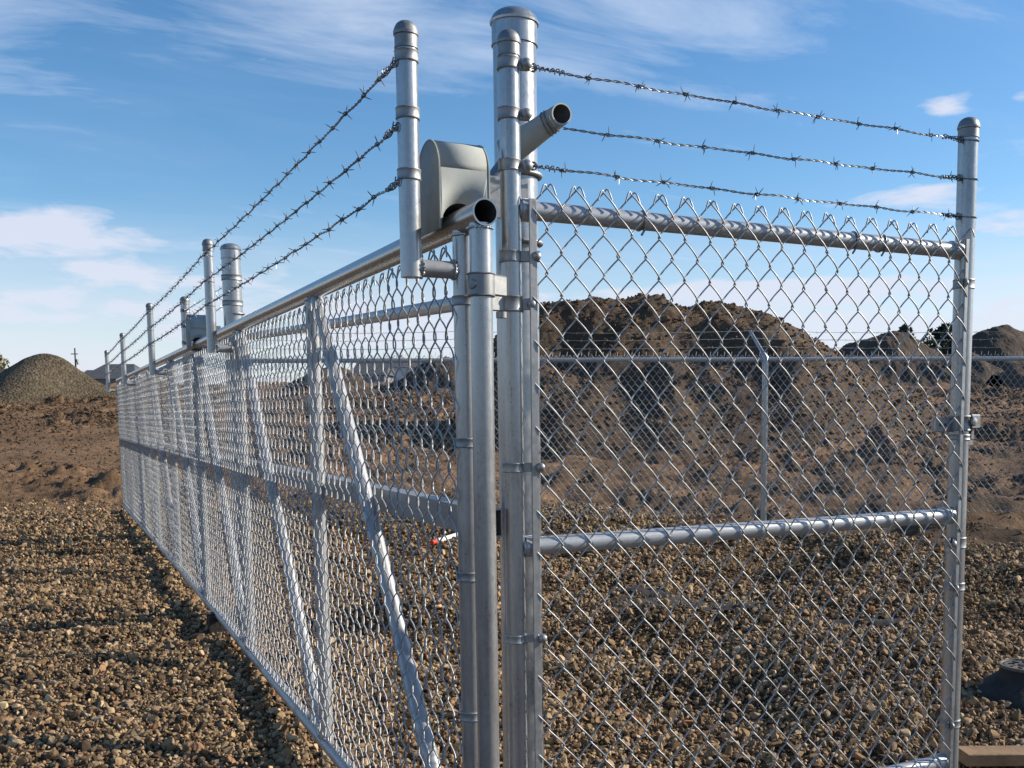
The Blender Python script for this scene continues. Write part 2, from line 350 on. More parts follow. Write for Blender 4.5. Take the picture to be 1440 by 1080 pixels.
def fast_mesh(name, V, Q, mats, parent=None, smooth=True, mi=None):
    """V (n,3), Q (m,k) equal-sized faces"""
    me = bpy.data.meshes.new(name); V = np.ascontiguousarray(V, np.float32); Q = np.ascontiguousarray(Q, np.int32)
    m_, k = Q.shape
    me.vertices.add(len(V)); me.vertices.foreach_set('co', V.ravel())
    me.loops.add(m_*k); me.loops.foreach_set('vertex_index', Q.ravel())
    me.polygons.add(m_); me.polygons.foreach_set('loop_start', np.arange(m_, dtype=np.int32)*k)
    me.polygons.foreach_set('loop_total', np.full(m_, k, np.int32))
    me.update(calc_edges=True); me.validate()
    for q in (mats if isinstance(mats, (list, tuple)) else [mats]): me.materials.append(q)
    if smooth: me.polygons.foreach_set('use_smooth', np.ones(len(me.polygons), bool))
    return link(name, me, parent)
def thing(name, label, cat, loc=(0, 0, 0), group=None):
    o = bpy.data.objects.new(name, None); COL.objects.link(o); o.location = loc; o.empty_display_size = 0.1
    ORIGIN[o.name] = tuple(loc); tag(o, label, cat, group); return o
def tag(o, label, cat, group=None):
    o['label'] = label; o['category'] = cat
    if group: o['group'] = group
    return o
def gz(x, y): return float(ground_h(np.array([x]), np.array([y]))[0])
def px(u, v, D):      # a photo pixel at a given depth
    return CAM+RR.T@np.array([(u-PX)/F, (v-PY)/F, 1.0])*D
def pxL(u, D): return (u-PX)/F*D

# ---------------------------------------------------------------- ground
def make_ground():
    fine = np.radians(np.arange(-42, 40.01, 0.135)); rest1 = np.radians(np.arange(-180, -42, 4.0)); rest2 = np.radians(np.arange(44, 180, 4.0))
    A = np.concatenate([rest1, fine, rest2]); n = len(A)
    rad = np.concatenate([[0.02], np.geomspace(0.7, 70, 860), np.geomspace(75, 900, 24)])
    a, r = np.meshgrid(A, rad); L = r*np.sin(a); D = r*np.cos(a); x, y = to_xy(L, D); z = ground_h(x, y)
    V = np.stack([x, y, z], -1).reshape(-1, 3); i, j = np.meshgrid(np.arange(len(rad)-1), np.arange(n)); i = i.ravel(); j = j.ravel(); j2 = (j+1) % n
    Q = np.stack([i*n+j, (i+1)*n+j, (i+1)*n+j2, i*n+j2], -1)
    o = fast_mesh('ground', V, Q, M['ground']); o['kind'] = 'structure'
    a_ = o.data.attributes.new('stone_cover', 'FLOAT', 'POINT'); a_.data.foreach_set('value', gravel_edge(L, D).astype(np.float32).ravel())
    dm = sstep(-1.2, 1.2, L)*(1-sstep(15, 30, D))*(0.65+0.7*fbm(L*0.4, D*0.6, 3, 14)); a_ = o.data.attributes.new('right_tint', 'FLOAT', 'POINT'); a_.data.foreach_set('value', np.clip(dm, 0, 1).astype(np.float32).ravel())  # tint weight: grows towards the right, fades with depth, broken by noise
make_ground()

# crushed stone, scattered as real pieces
def rock_proto(seed):
    import bmesh
    bm = bmesh.new(); bmesh.ops.create_icosphere(bm, subdivisions=2, radius=0.5)
    r = np.random.default_rng(seed); pl = [(Vector(r.normal(size=3)).normalized(), r.uniform(0.20, 0.40)) for _ in range(11)]
    sc = Vector((r.uniform(1.1, 1.55), r.uniform(0.85, 1.15), r.uniform(0.6, 0.95)))
    for v in bm.verts:
        for nn, d in pl:
            k = v.co.dot(nn)-d
            if k > 0: v.co -= nn*k
        v.co = Vector((v.co.x*sc.x, v.co.y*sc.y, v.co.z*sc.z))
    bmesh.ops.dissolve_limit(bm, angle_limit=0.16, verts=bm.verts, edges=bm.edges)
    me = bpy.data.meshes.new('stone'); bm.to_mesh(me); bm.free(); me.materials.append(M['stone'])
    return bpy.data.objects.new('stone', me)
protoc = bpy.data.collections.new('stone_shapes')
for k in range(9): protoc.objects.link(rock_proto(100+k))
FAB = [(2.42, 2.93, 0.46, 0.26, -0.48), (2.95, 2.22, 0.36, 0.05, -0.40)]     # fabric strips: x, y, half length, half width, angle
def in_fabric(x, y, pad=0.0):
    r = np.zeros(len(x), bool)
    for fx, fy, a, b, an in FAB:
        u = (x-fx)*math.cos(an)+(y-fy)*math.sin(an); v = -(x-fx)*math.sin(an)+(y-fy)*math.cos(an)
        r |= (np.abs(u) < a+pad) & (np.abs(v) < (b+pad)*(0.75+0.5*vnoise(u*4, v*0+fx, 5)))
    return r
def make_gravel():
    def band(d0, d1, dens):
        W = 0.66*d1+0.9; n = int((d1-d0)*2*W*dens); L = RNG.uniform(-W, W, n); D = RNG.uniform(d0, d1, n)
        k = np.abs(L) < 0.66*D+0.9; return L[k], D[k]
    bs = [band(2.2, 4.8, 6000), band(4.8, 8, 3400), band(8, 11.5, 1500), band(11.5, 15, 600)]
    L = np.concatenate([b[0] for b in bs]); D = np.concatenate([b[1] for b in bs]); x, y = to_xy(L, D)
    g = gravel_edge(L, D); keep = RNG.random(len(x)) < np.clip(g*1.05, 0, 1)
    fab = in_fabric(x, y); keep &= ~(fab & (RNG.random(len(x)) > 0.42))
    x, y, L, D = x[keep], y[keep], L[keep], D[keep]; n = len(x)
    s = np.clip(RNG.lognormal(math.log(0.0147), 0.48, n), 0.007, 0.050)*np.clip(0.75+D/14, 0.95, 1.5)
    z = ground_h(x, y)+s*RNG.uniform(0.02, 0.34, n)
    me = bpy.data.meshes.new('gravel'); me.vertices.add(n); me.vertices.foreach_set('co', np.stack([x, y, z], -1).astype(np.float32).ravel())
    at = me.attributes.new('rs', 'FLOAT', 'POINT'); at.data.foreach_set('value', s.astype(np.float32))
    rot = np.stack([RNG.normal(0, 0.9, n), RNG.normal(0, 0.9, n), RNG.uniform(0, 6.28, n)], -1).astype(np.float32)
    at = me.attributes.new('rr', 'FLOAT_VECTOR', 'POINT'); at.data.foreach_set('vector', rot.ravel())
    at = me.attributes.new('ri', 'INT', 'POINT'); at.data.foreach_set('value', RNG.integers(0, 9, n).astype(np.int32))
    o = link('gravel', me); o['kind'] = 'stuff'; tag(o, 'loose tan and brown crushed stone covering the yard by the fence', 'gravel')
    ng = bpy.data.node_groups.new('scatter_stones', 'GeometryNodeTree')
    ng.interface.new_socket('Geometry', in_out='INPUT', socket_type='NodeSocketGeometry'); ng.interface.new_socket('Geometry', in_out='OUTPUT', socket_type='NodeSocketGeometry')
    gi = ng.nodes.new('NodeGroupInput'); go = ng.nodes.new('NodeGroupOutput')
    ci = ng.nodes.new('GeometryNodeCollectionInfo'); ci.inputs['Collection'].default_value = protoc; ci.inputs['Separate Children'].default_value = True; ci.inputs['Reset Children'].default_value = True
    ip = ng.nodes.new('GeometryNodeInstanceOnPoints'); ip.inputs['Pick Instance'].default_value = True
    def na(nm, ty):
        q = ng.nodes.new('GeometryNodeInputNamedAttribute'); q.data_type = ty; q.inputs[0].default_value = nm; return q.outputs[0]
    ng.links.new(gi.outputs[0], ip.inputs['Points']); ng.links.new(ci.outputs[0], ip.inputs['Instance'])
    ng.links.new(na('ri', 'INT'), ip.inputs['Instance Index']); ng.links.new(na('rr', 'FLOAT_VECTOR'), ip.inputs['Rotation']); ng.links.new(na('rs', 'FLOAT'), ip.inputs['Scale'])
    ng.links.new(ip.outputs[0], go.inputs[0])
    md = o.modifiers.new('scatter', 'NODES'); md.node_group = ng
    print('stones', n)
make_gravel()

def make_clods(mound_pts):
    n = 210000; D = np.sqrt(RNG.uniform(10.5**2, 46**2, n)); L = RNG.uniform(-0.64, 0.50, n)*D; x, y = to_xy(L, D)
    mk = sstep(-0.25, 0.35, fbm(L*0.22, D*0.5, 3, 77)); keep = (gravel_edge(L, D) < 0.6) & (RNG.random(n) < 0.22+0.78*mk*mk)
    x, y, D = x[keep], y[keep], D[keep]; n = len(x); s = np.clip(RNG.lognormal(math.log(0.042), 0.5, n), 0.02, 0.24)*np.clip(D/24, 0.6, 1.35)
    z = ground_h(x, y)+s*0.10
    mp_ = mound_pts[RNG.integers(0, len(mound_pts), 9000)]; ms = np.clip(RNG.lognormal(math.log(0.065), 0.5, len(mp_)), 0.03, 0.35)
    x = np.concatenate([x, mp_[:, 0]+RNG.normal(0, .03, len(mp_))]); y = np.concatenate([y, mp_[:, 1]+RNG.normal(0, .03, len(mp_))]); z = np.concatenate([z, mp_[:, 2]+ms*0.05]); s = np.concatenate([s, ms]); n = len(x)
    me = bpy.data.meshes.new('dirt_clods'); me.vertices.add(n); me.vertices.foreach_set('co', np.stack([x, y, z], -1).astype(np.float32).ravel())
    at = me.attributes.new('rs', 'FLOAT', 'POINT'); at.data.foreach_set('value', s.astype(np.float32))
    at = me.attributes.new('rr', 'FLOAT_VECTOR', 'POINT'); at.data.foreach_set('vector', np.stack([RNG.normal(0, .5, n), RNG.normal(0, .5, n), RNG.uniform(0, 6.28, n)], -1).astype(np.float32).ravel())
    at = me.attributes.new('ri', 'INT', 'POINT'); at.data.foreach_set('value', RNG.integers(0, 5, n).astype(np.int32))
    o = link('dirt_clods', me); o['kind'] = 'stuff'; tag(o, 'clods of brown soil scattered over the churned dirt field and mound', 'soil')
    c2 = bpy.data.collections.new('clod_shapes')
    for k in range(5):
        q = rock_proto(300+k); q.name = 'clod'; q.data.materials.clear(); q.data.materials.append(M['clod']); c2.objects.link(q)
    ng = bpy.data.node_groups['scatter_stones'].copy(); [nn for nn in ng.nodes if nn.bl_idname == 'GeometryNodeCollectionInfo'][0].inputs['Collection'].default_value = c2
    o.modifiers.new('scatter', 'NODES').node_group = ng

# ---------------------------------------------------------------- earth heaps
def heap(name, label, prof, D0, mat, slope=0.62, rough=0.3, seed=1, nu=220, nv=110, gul=0.0, cat='mound', group=None, round_=0.5, scoops=(), sv=0.25, fr=0.45, wobk=1.0):
    """heap whose crest line is given as photo pixels (u, v) at depth D0"""
    prof = np.array(prof, float); Lp = (prof[:, 0]-PX)/F*D0
    hy = 724.8-F*math.tan(PITCH)-(prof[:, 0]-PX)*math.tan(ROLL)
    Tp = CAM[2]+(hy-prof[:, 1])/F*D0
    u = np.linspace(Lp[0], Lp[-1], nu); T = np.interp(u, Lp, Tp)
    k = np.ones(7)/7; T = np.convolve(np.pad(T, 3, 'edge'), k, 'valid')
    gx, gy = to_xy(u, np.full(nu, D0)); G = base_h(gx, gy)
    hmax = max(0.3, (T-G).max()); wmax = hmax/slope*1.25
    v = np.linspace(-wmax, wmax, nv); U, Vv = np.meshgrid(u, v); TT = np.broadcast_to(T, U.shape); x, y = to_xy(U, D0+Vv); g0 = base_h(x, y)
    H = np.maximum(TT-np.broadcast_to(G, U.shape), 0)
    wob = wobk*0.18*hmax*fbm(U*1.3/hmax, Vv*0+seed, 3, seed)
    s = np.sqrt((Vv+wob)**2+round_**2)-round_
    hh = H-slope*s*(1+sv*fbm(U*0.9/hmax*2, Vv*0.9/hmax*2, 2, seed+9))
    n1_ = fbm(U*fr, Vv*fr, 2, seed+3)+0.42*fbm(U*fr*2.6, Vv*fr*2.6, 3, seed+4)+0.26*fbm(U*fr*7, Vv*fr*7, 3, seed+6)+0.10*fbm(U*fr*22, Vv*fr*22, 2, seed+7); n2_ = np.abs(fbm(U*0.9+5, Vv*0.35, 3, seed+5))
    env = np.clip(hh/hmax*3, 0, 1)
    hh = hh+env*rough*n1_-env*gul*n2_
    for (su, sv_, sr, sd) in scoops:      # bites taken out by a digger
        q = np.sqrt(((U-(su-PX)/F*D0)/sr[0])**2+((Vv-sv_)/sr[1])**2)+0.25*fbm(U*1.4, Vv*1.4, 3, seed+40); hh = hh-sd*np.clip(1.25-q, 0, 0.8)*env
    z = np.where(hh > -0.12, g0+hh, g0-0.12+(hh+0.12)*0.4)
    Vx = np.stack([x, y, z], -1).reshape(-1, 3); i, j = np.meshgrid(np.arange(nv-1), np.arange(nu-1)); i = i.ravel(); j = j.ravel()
    Q = np.stack([i*nu+j, i*nu+j+1, (i+1)*nu+j+1, (i+1)*nu+j], -1)
    o = fast_mesh(name, Vx, Q, mat); tag(o, label, cat, group); o_pts = Vx[(hh > 0.02).ravel()]; return o_pts
mound_pts = heap('dirt_mound', 'large lumpy brown soil mound behind the fence', [(612, 612), (640, 592), (668, 540), (700, 478), (735, 446), (765, 437), (800, 434), (835, 428), (862, 431), (885, 426), (905, 420), (928, 421), (950, 431), (975, 430), (1000, 428), (1040, 432), (1070, 436), (1090, 446), (1120, 463), (1160, 486), (1200, 509), (1240, 528), (1285, 551), (1325, 574), (1365, 602)], 27, M['mound'], slope=0.60, rough=0.34, gul=0.0, seed=4, nu=460, nv=300, round_=1.2, sv=0.12, fr=0.33, wobk=0.3, scoops=[(800, -2.4, (1.1, 0.9), 0.55), (860, -4.0, (2.0, 1.1), 0.75), (960, -2.7, (1.3, 0.8), 0.5), (1030, -3.6, (0.9, 0.9), 0.45), (690, -2.5, (0.9, 2), 0.6)])
heap('gravel_pile', 'smooth cone of grey-brown gravel standing alone on the dirt field', [(-70, 556), (-38, 550), (0, 531), (25, 517), (48, 504), (62, 499.5), (73, 498), (84, 499.5), (97, 505), (115, 519), (135, 533), (158, 546), (182, 557)], 46, M['pile'], slope=0.50, rough=0.035, seed=2, nu=160, nv=110, cat='gravel pile', round_=0.3, sv=0.0, fr=1.0, wobk=0.0)
heap('earth_berm', 'long flat-topped dark berm beyond the back fence', [(1120, 536), (1150, 520), (1190, 503), (1230, 499), (1300, 497), (1362, 497), (1392, 507), (1420, 522), (1460, 536)], 58, M['berm'], slope=0.8, rough=0.35, gul=0.3, seed=8)
heap('dirt_mound', 'rounded dark hill with pale shrubs rising behind the berm', [(1150, 520), (1175, 497), (1200, 484), (1225, 470), (1245, 466), (1265, 472), (1290, 486), (1320, 505)], 84, M['berm'], slope=0.6, rough=0.4, seed=12)
heap('dirt_mound', 'smooth dome of dark soil past the end of the berm', [(1325, 510), (1350, 485), (1370, 469), (1392, 461), (1412, 462), (1432, 470), (1460, 486), (1500, 505)], 84, M['berm'], slope=0.6, rough=0.25, seed=15)
heap('dirt_mound', 'low dark heap seen through the gate beside the white building', [(530, 545), (560, 528), (590, 514), (612, 508), (640, 509), (690, 512), (740, 520), (770, 545)], 52, M['berm'], slope=0.9, rough=0.4, gul=0.3, seed=19)
heap('earth_berm', 'low pale dirt bank at the far right edge of the field', [(1395, 531), (1420, 517), (1450, 508), (1500, 503), (1560, 505), (1620, 530)], 52, M['mound'], slope=0.5, rough=0.25, seed=22)
heap('dirt_mound', 'small brown heap behind the gate diagonals', [(395, 548), (430, 524), (455, 512), (475, 511), (495, 520), (520, 536), (535, 548)], 48, M['mound'], slope=0.7, rough=0.35, seed=27)

make_clods(mound_pts)

# ---------------------------------------------------------------- chain link
HH, WW = 0.0915, 0.0705
def weave(n_wires, periods, r, sides=6, q=4, hook=True, amp=0.0058, over=0.0026):
    """flattened-spiral wires; returns V (n,3) in (along, out, up-from-bottom), Q"""
    base = {4: [0, .62, 1.14, 1.40], 3: [0, .8, 1.32], 2: [0, 1.0]}[q]
    qt = base+[math.pi/2]
    half = qt+[math.pi-t for t in qt[-2:0:-1]]          # 0 .. <pi
    per = half+[t+math.pi for t in half]
    out = []
    for kind in (0, 1):
        th = []
        # both kinds start and end on a bend
        t0, t1 = math.pi/2, math.pi/2+periods*2*math.pi
        for p_ in range(-1, int(periods)+2):
            for t in per:
                a = t+p_*2*math.pi
                if t0-1e-6 <= a <= t1+1e-6: th.append(a)
        th = np.array(th); k = 0.992
        tri = np.arcsin(k*np.sin(th))/math.asin(k); A = WW/4+over
        X = A*tri; Y = amp*np.cos(th); Z = (th-t0)/(2*math.pi)*HH
        sg = 1 if kind == 0 else -1
        P = np.stack([sg*X, sg*Y*1.0, Z], -1)
        if hook:                                         # knuckled ends bent back over the neighbour
            e = P[-1]; hk = [e+np.array([sg*0.003, -0.002, 0.0042]), e+np.array([sg*0.008, -0.0035, 0.0015]), e+np.array([sg*0.0125, -0.0045, -0.009]), e+np.array([sg*0.016, -0.005, -0.019])]
            b0 = P[0]; hb = [b0+np.array([sg*0.012, -0.0045, 0.012]), b0+np.array([sg*0.007, -0.004, -0.001]), b0+np.array([sg*0.003, -0.002, -0.0042])]
            P = np.concatenate([np.array(hb), P, np.array(hk)])
        m2 = MB(); m2.tube(P, r, sides, caps=False, ref=(0, 1, 0)); out.append((np.concatenate(m2.v), np.array(m2.f)))
    Vs, Qs, n = [], [], 0
    for i in range(n_wires):
        v, q_ = out[i % 2]; v = v.copy(); v[:, 0] += (i+0.5)*WW/2+random.gauss(0, 0.0007); v[:, 2] += random.gauss(0, 0.0012); v[:, 1] += random.gauss(0, 0.0006)
        Vs.append(v); Qs.append(q_+n); n += len(v)
    return np.concatenate(Vs), np.concatenate(Qs)
def place_weave(parent, name, V, Q, origin, along, outv, mat, wav=0.004, seed=0):
    al = np.array(along, float); ou = np.array(outv, float); o = np.array(origin, float)
    a = V[:, 0]; zz = V[:, 2]
    wv = wav*fbm(a*1.1, zz*1.1, 2, seed); wa = 0.006*fbm(a*2.5, zz*2.5, 3, seed+3); wz = 0.004*fbm(a*2+9, zz*2, 2, seed+5)
    P = o+al*(a+wa)[:, None]+ou*(V[:, 1]+wv)[:, None]+np.array([0, 0, 1.0])*(zz+wz)[:, None]
    ob = fast_mesh(name, P, Q, mat, parent); ob['kind'] = 'stuff'; return ob

# ---------------------------------------------------------------- barbed wire
def strand(pts, step=0.129, phase=0.06, r=0.00135, off=0.0017, pitch=0.046, seed=0, lod=1, wrap=(True, True), sag=0.0):
    """two twisted wires with four-point barbs along a polyline"""
    rg = np.random.default_rng(seed); P = np.array(pts, float); seg = np.linalg.norm(np.diff(P, axis=0), axis=1); cum = np.concatenate([[0], np.cumsum(seg)]); Lt = cum[-1]
    def at(s):
        s = np.asarray(s, float); q = np.stack([np.interp(s, cum, P[:, i]) for i in range(3)], -1)
        i = np.clip(np.searchsorted(cum, s, side='right')-1, 0, len(seg)-1); f = (s-cum[i])/seg[i]
        q[..., 2] -= sag*4*f*(1-f)*np.minimum(1, seg[i]/1.4)
        q[..., 2] += 0.0022*np.sin(s*31+seed)*np.sin(s*7.3); q[..., 0] += 0.0018*np.sin(s*23+seed*2)
        return q
    mb = MB(); n = max(3, int(Lt/(pitch/(8 if lod else 3)))); s = np.linspace(0, Lt, n); C = at(s)
    T = np.gradient(C, axis=0); T /= np.linalg.norm(T, axis=1)[:, None]; up = np.array([0, 0, 1.0]); B = np.cross(T, up); B /= np.linalg.norm(B, axis=1)[:, None]; N = np.cross(B, T)
    for ph in (0, math.pi):
        a = s/pitch*2*math.pi+ph; mb.tube(C+off*(np.cos(a)[:, None]*N+np.sin(a)[:, None]*B), r, 5 if lod else 3, caps=False)
    b = phase
    while b < Lt-0.03:
        sb = b+rg.uniform(-.006, .006); c0 = at(np.array([sb]))[0]; i = min(n-1, int(sb/Lt*(n-1))); t, nn, bb = T[i], N[i], B[i]; a0 = rg.uniform(0, 6.28)
        tt = np.linspace(0, 1, 15 if lod else 5); a = a0+tt*2*math.pi*2.4
        mb.tube(c0+t*((tt-.5)*0.011)[:, None]+0.0040*(np.cos(a)[:, None]*nn+np.sin(a)[:, None]*bb), 0.00125, 4 if lod else 3, caps=False)
        for q in range(4):
            aa = a0+q*math.pi/2+rg.uniform(-.5, .5); d = math.cos(aa)*nn+math.sin(aa)*bb+t*rg.uniform(-.5, .5); d /= np.linalg.norm(d)
            p0 = c0+t*(-.005 if q < 2 else .005)+d*0.003; mb.tube([p0, p0+d*0.010, p0+d*(0.0155+rg.uniform(-.002, .003))], [0.0012, 0.0011, 0.0003], 4 if lod else 3, caps=False)
        b += step
    for e, on in enumerate(wrap):            # the tail wound back over the strand at a tie-off
        if not on: continue
        s0, s1 = (0.004, 0.085) if e == 0 else (Lt-0.07, Lt-0.004)
        ss = np.linspace(s0, s1, 70); cc = at(ss); ii = np.clip((ss/Lt*(n-1)).astype(int), 0, n-1); a = np.linspace(0, 2*math.pi*6.5, 70)+seed
        rr = 0.0048+0.0014*np.sin(np.linspace(0, 9, 70)+seed)
        mb.tube(cc+rr[:, None]*(np.cos(a)[:, None]*N[ii]+np.sin(a)[:, None]*B[ii]), 0.0013, 5, caps=False)
        e0 = at(np.array([s0 if e == 0 else s1]))[0]; tq = T[0] if e == 0 else T[-1]
        an = np.linspace(0, 2*math.pi*1.6, 26)
        mb.tube(e0+0.0085*(np.cos(an)[:, None]*np.array([0, 0, 1.0])+np.sin(an)[:, None]*tq)+B[0]*np.linspace(-.005, .005, 26)[:, None], 0.0014, 5, caps=False)
    return mb

# ---------------------------------------------------------------- fittings
def dome(r, h, lip=0.004, skirt=0.028):
    p = [(r+lip*0.5, -skirt), (r+lip*0.9, -skirt+0.001), (r+lip*0.9, -skirt+0.004), (r+lip*0.6, -skirt+0.005), (r+lip*0.6, -0.006), (r+lip*0.6, -0.004), (r+lip*1.5, -0.002), (r+lip*1.7, 0.003), (r+lip*1.1, 0.007)]
    for t in np.linspace(0.12, 1.0, 9): a = t*math.pi/2; p.append(((r+lip*0.7)*math.cos(a)+1e-4, 0.007+h*math.sin(a)))
    return p
def cap(parent, c, r, h, mat=None, skirt=0.028):
    mb = MB(); mb.lathe(dome(r, h, 0.0022, skirt), c, 30); return mb.build('cap', mat or M['cast'], parent, angle=22)
def ringband(mb, c, r, h, t=0.0022, segs=28):
    mb.lathe([(r-0.001, -h/2), (r+t, -h/2), (r+t*1.4, -h/2+0.002), (r+t, -h/2+0.004), (r+t, h/2-0.004), (r+t*1.4, h/2-0.002), (r+t, h/2), (r-0.001, h/2)], c, segs)
def tension_band(parent, c, r, h, ang, length=0.026, bolt=0.0085, name='band', mat=None):
    """clamp band with two flat tails and a domed carriage bolt; ang = direction of the tails"""
    c = np.array(c, float); mb = MB(); ringband(mb, c, r, h); d = np.array([math.cos(ang), math.sin(ang), 0]); s = np.array([-d[1], d[0], 0])
    for k in (-1, 1): mb.box(c+d*(r+length/2-0.004)+s*k*0.0055, length+0.010, 0.0028, h*0.92, ax=d, bev=0.0012)
    o = mb.build(name, mat or M['dull'], parent)
    # bolt head faces the camera side (-Y)
    side = -s if (-s)[1] < 0 else s; b = c+d*(r+length-0.006)+side*0.0068; m2 = MB()
    m2.lathe([(bolt, 0), (bolt*1.02, 0.0015), (bolt*0.9, bolt*0.38), (bolt*0.62, bolt*0.62), (bolt*0.3, bolt*0.75), (1e-4, bolt*0.8)], b, 14, axis=side)
    m2.lathe([(bolt*0.8, 0), (bolt*0.8, 0.006)], c+d*(r+length-0.006)-side*0.0068, 6, axis=-side)
    m2.build('bolt', M['dull'], o); return o
def weld(mb, c, r, axis, seed=0, rr=0.0022):
    rg = np.random.default_rng(seed); ax = Vector(axis).normalized(); u = ax.orthogonal().normalized(); v = ax.cross(u); a = np.linspace(0, 2*math.pi, 61)[:-1]; P = []
    for q in a: P.append(np.array(c)+(r+rg.normal(0, 0.0012))*(math.cos(q)*np.array(u)+math.sin(q)*np.array(v)))
    P.append(P[0]); mb.tube(np.array(P), np.concatenate([rr*(1+0.6*rg.normal(size=60)).clip(.5, 1.6), [rr]]), 6, caps=False)

# ---------------------------------------------------------------- fixed fence panel (corner post to end post)
P2X = 1.36; R1, R2_ = 0.0218, 0.0262
fence = thing('chain_link_fence', 'short galvanized chain link panel with barbed wire joining the gate post', 'fence', (0, 0, gz(0, 0)))
mb = MB(); mb.tube([(0.002, 0, gz(0, 0)-0.1), (0.002, 0, 0.6), (0.002, 0, 1.812)], R1, 32); mb.build('post', M['pipe'], fence)
cap(fence, (0.002, 0, 1.812), R1, 0.020)
mb = MB(); mb.tube([(P2X, 0, gz(P2X, 0)-0.1), (P2X, 0, 0.6), (P2X, 0, 1.800)], R2_, 32); mb.build('post', M['pipe'], fence)
cap(fence, (P2X, 0, 1.800), R2_, 0.022)
for zz, rr in ((1.4735, 0.0205), (0.747, 0.0205), (0.035, 0.0205)):
    mb = MB(); mb.tube([(R1*0.7, 0, zz), (0.4, 0, zz), (0.9, 0, zz), (P2X-R2_*0.7, 0, zz)], rr, 26, caps=False)
    mb.lathe([(rr+0.001, 0), (rr+0.004, 0.001), (rr+0.004, 0.03), (rr+0.001, 0.031)], (P2X-R2_-0.030, 0, zz), 24, axis=(1, 0, 0))
    mb.lathe([(rr+0.001, 0), (rr+0.004, 0.001), (rr+0.004, 0.03), (rr+0.001, 0.031)], (R1-0.001, 0, zz), 24, axis=(1, 0, 0))
    mb.build('rail', M['pipe_h'], fence)
V, Q = weave(37, 17, 0.00185, 8, 4); place_weave(fence, 'chain_link_mesh', V, Q, (0.0365, -0.0285, 1.523-17*HH), (1, 0, 0), (0, 1, 0), M['wire2'], 0.004, 3)
for xb, z1, wd in ((0.0392, 1.492, 0.0175), (1.336, 1.50, 0.013)):
    mb = MB(); mb.box((xb, -0.0295, (z1-0.02)/2), z1+0.02, wd, 0.005, ax=(0, 0, 1), up=(0, -1, 0), bev=0.001); mb.build('tension_bar', M['dull'], fence)
for zz, h, ln in ((1.769, 0.024, 0.022), (1.667, 0.024, 0.021), (1.562, 0.024, 0.021)): tension_band(fence, (0, 0, zz), R1, h, -0.35, ln, 0.0125)
for zz, h, ln in ((1.373, 0.024, 0.040), (1.273, 0.026, 0.028), (0.923, 0.021, 0.044), (0.544, 0.019, 0.045)): tension_band(fence, (0, 0, zz), R1, h, -0.50, ln, 0.0100)
for zz, h in ((1.384, 0.026), (0.545, 0.022), (0.148, 0.022)): tension_band(fence, (P2X, 0, zz), R2_, h, math.pi+0.75, 0.018, 0.0075)
tension_band(fence, (P2X, 0, 0.67), R2_, 0.030, math.pi+0.5, 0.026, 0.010)
# fork latch on the end post
mb = MB(); ringband(mb, (P2X, 0, 1.004), R2_, 0.042, 0.004); mb.box((P2X-0.058, 0.002, 1.0), 0.075, 0.006, 0.040, bev=0.002); mb.box((P2X+0.032, -0.014, 1.008), 0.030, 0.034, 0.040, bev=0.003)
mb.lathe([(0.012, 0), (0.0125, 0.002), (0.010, 0.006), (1e-4, 0.008)], (P2X+0.018, -0.033, 1.008), 18, axis=(0, -1, 0))
mb.box((P2X+0.034, -0.012, 0.975), 0.010, 0.012, 0.034, bev=0.002); mb.box((P2X+0.030, -0.012, 0.953), 0.014, 0.008, 0.026, bev=0.002); ringband(mb, (P2X, 0, 0.965), R2_, 0.016, 0.003)
for hx in (-0.074, -0.056): mb.lathe([(0.005, 0), (0.005, 0.0006)], (P2X+hx, -0.0012, 1.0), 12, axis=(0, -1, 0), mi=1)
mb.build('latch', [M['dull'], M['tube_in']], fence)
for k, zz in enumerate((1.766, 1.6645, 1.564)):
    x0, y0 = ((R1+0.024, -0.012) if k != 1 else (0.148, 0.035)); x1 = P2X-R2_-0.004
    strand([(x0, y0, zz), (x1, -0.004, zz)], seed=k+1, phase=0.14-0.03*k, sag=0.004, wrap=(k != 1, True)).build('barbed_wire', M['barb'], fence)
    mb = MB(); an = np.linspace(0, 2*math.pi, 30); mb.tube(np.stack([P2X+(R2_+0.0016)*np.cos(an), (R2_+0.0016)*np.sin(an), zz+0.004*np.sin(an)], -1), 0.0015, 6, caps=False)
    mb.tube([(P2X-R2_-0.03, -0.004, zz+0.001), (P2X-R2_+0.004, -0.012, zz), (P2X, -R2_-0.002, zz-0.002), (P2X+0.006, -R2_-0.003, zz-0.004)], 0.0015, 6); mb.build('tie_wire', M['barb'], fence)
ax2 = (px(790, 160, 2.235)-px(712, 216, 2.30)); ax2 /= np.linalg.norm(ax2); cw = px(790, 160, 2.235)-ax2*0.022; e1 = np.cross(ax2, [0, 0, 1.0]); e1 /= np.linalg.norm(e1); e2 = np.cross(ax2, e1)
mb = MB(); an = np.linspace(0, 2*math.pi*2.3, 60); mb.tube(cw-ax2*(an/14*0.02)[:, None]+0.0268*(np.cos(an)[:, None]*e1+np.sin(an)[:, None]*e2), 0.0017, 6); mb.build('tie_wire', M['barb'], fence)
for xt in (0.324, 0.952, 1.05):
    mb = MB(); an = np.linspace(-0.5, 2*math.pi, 24); zt = 1.4735; mb.tube(np.stack([xt+0.004*np.sin(an), 0.0225*np.cos(an), zt+0.0225*np.sin(an)], -1), 0.0017, 6)
    mb.tube([(xt, -0.02, zt-0.008), (xt+0.002, -0.012, zt-0.024), (xt-0.004, -0.010, zt-0.034)], 0.0026, 6); mb.build('tie_wire', M['barb'], fence)

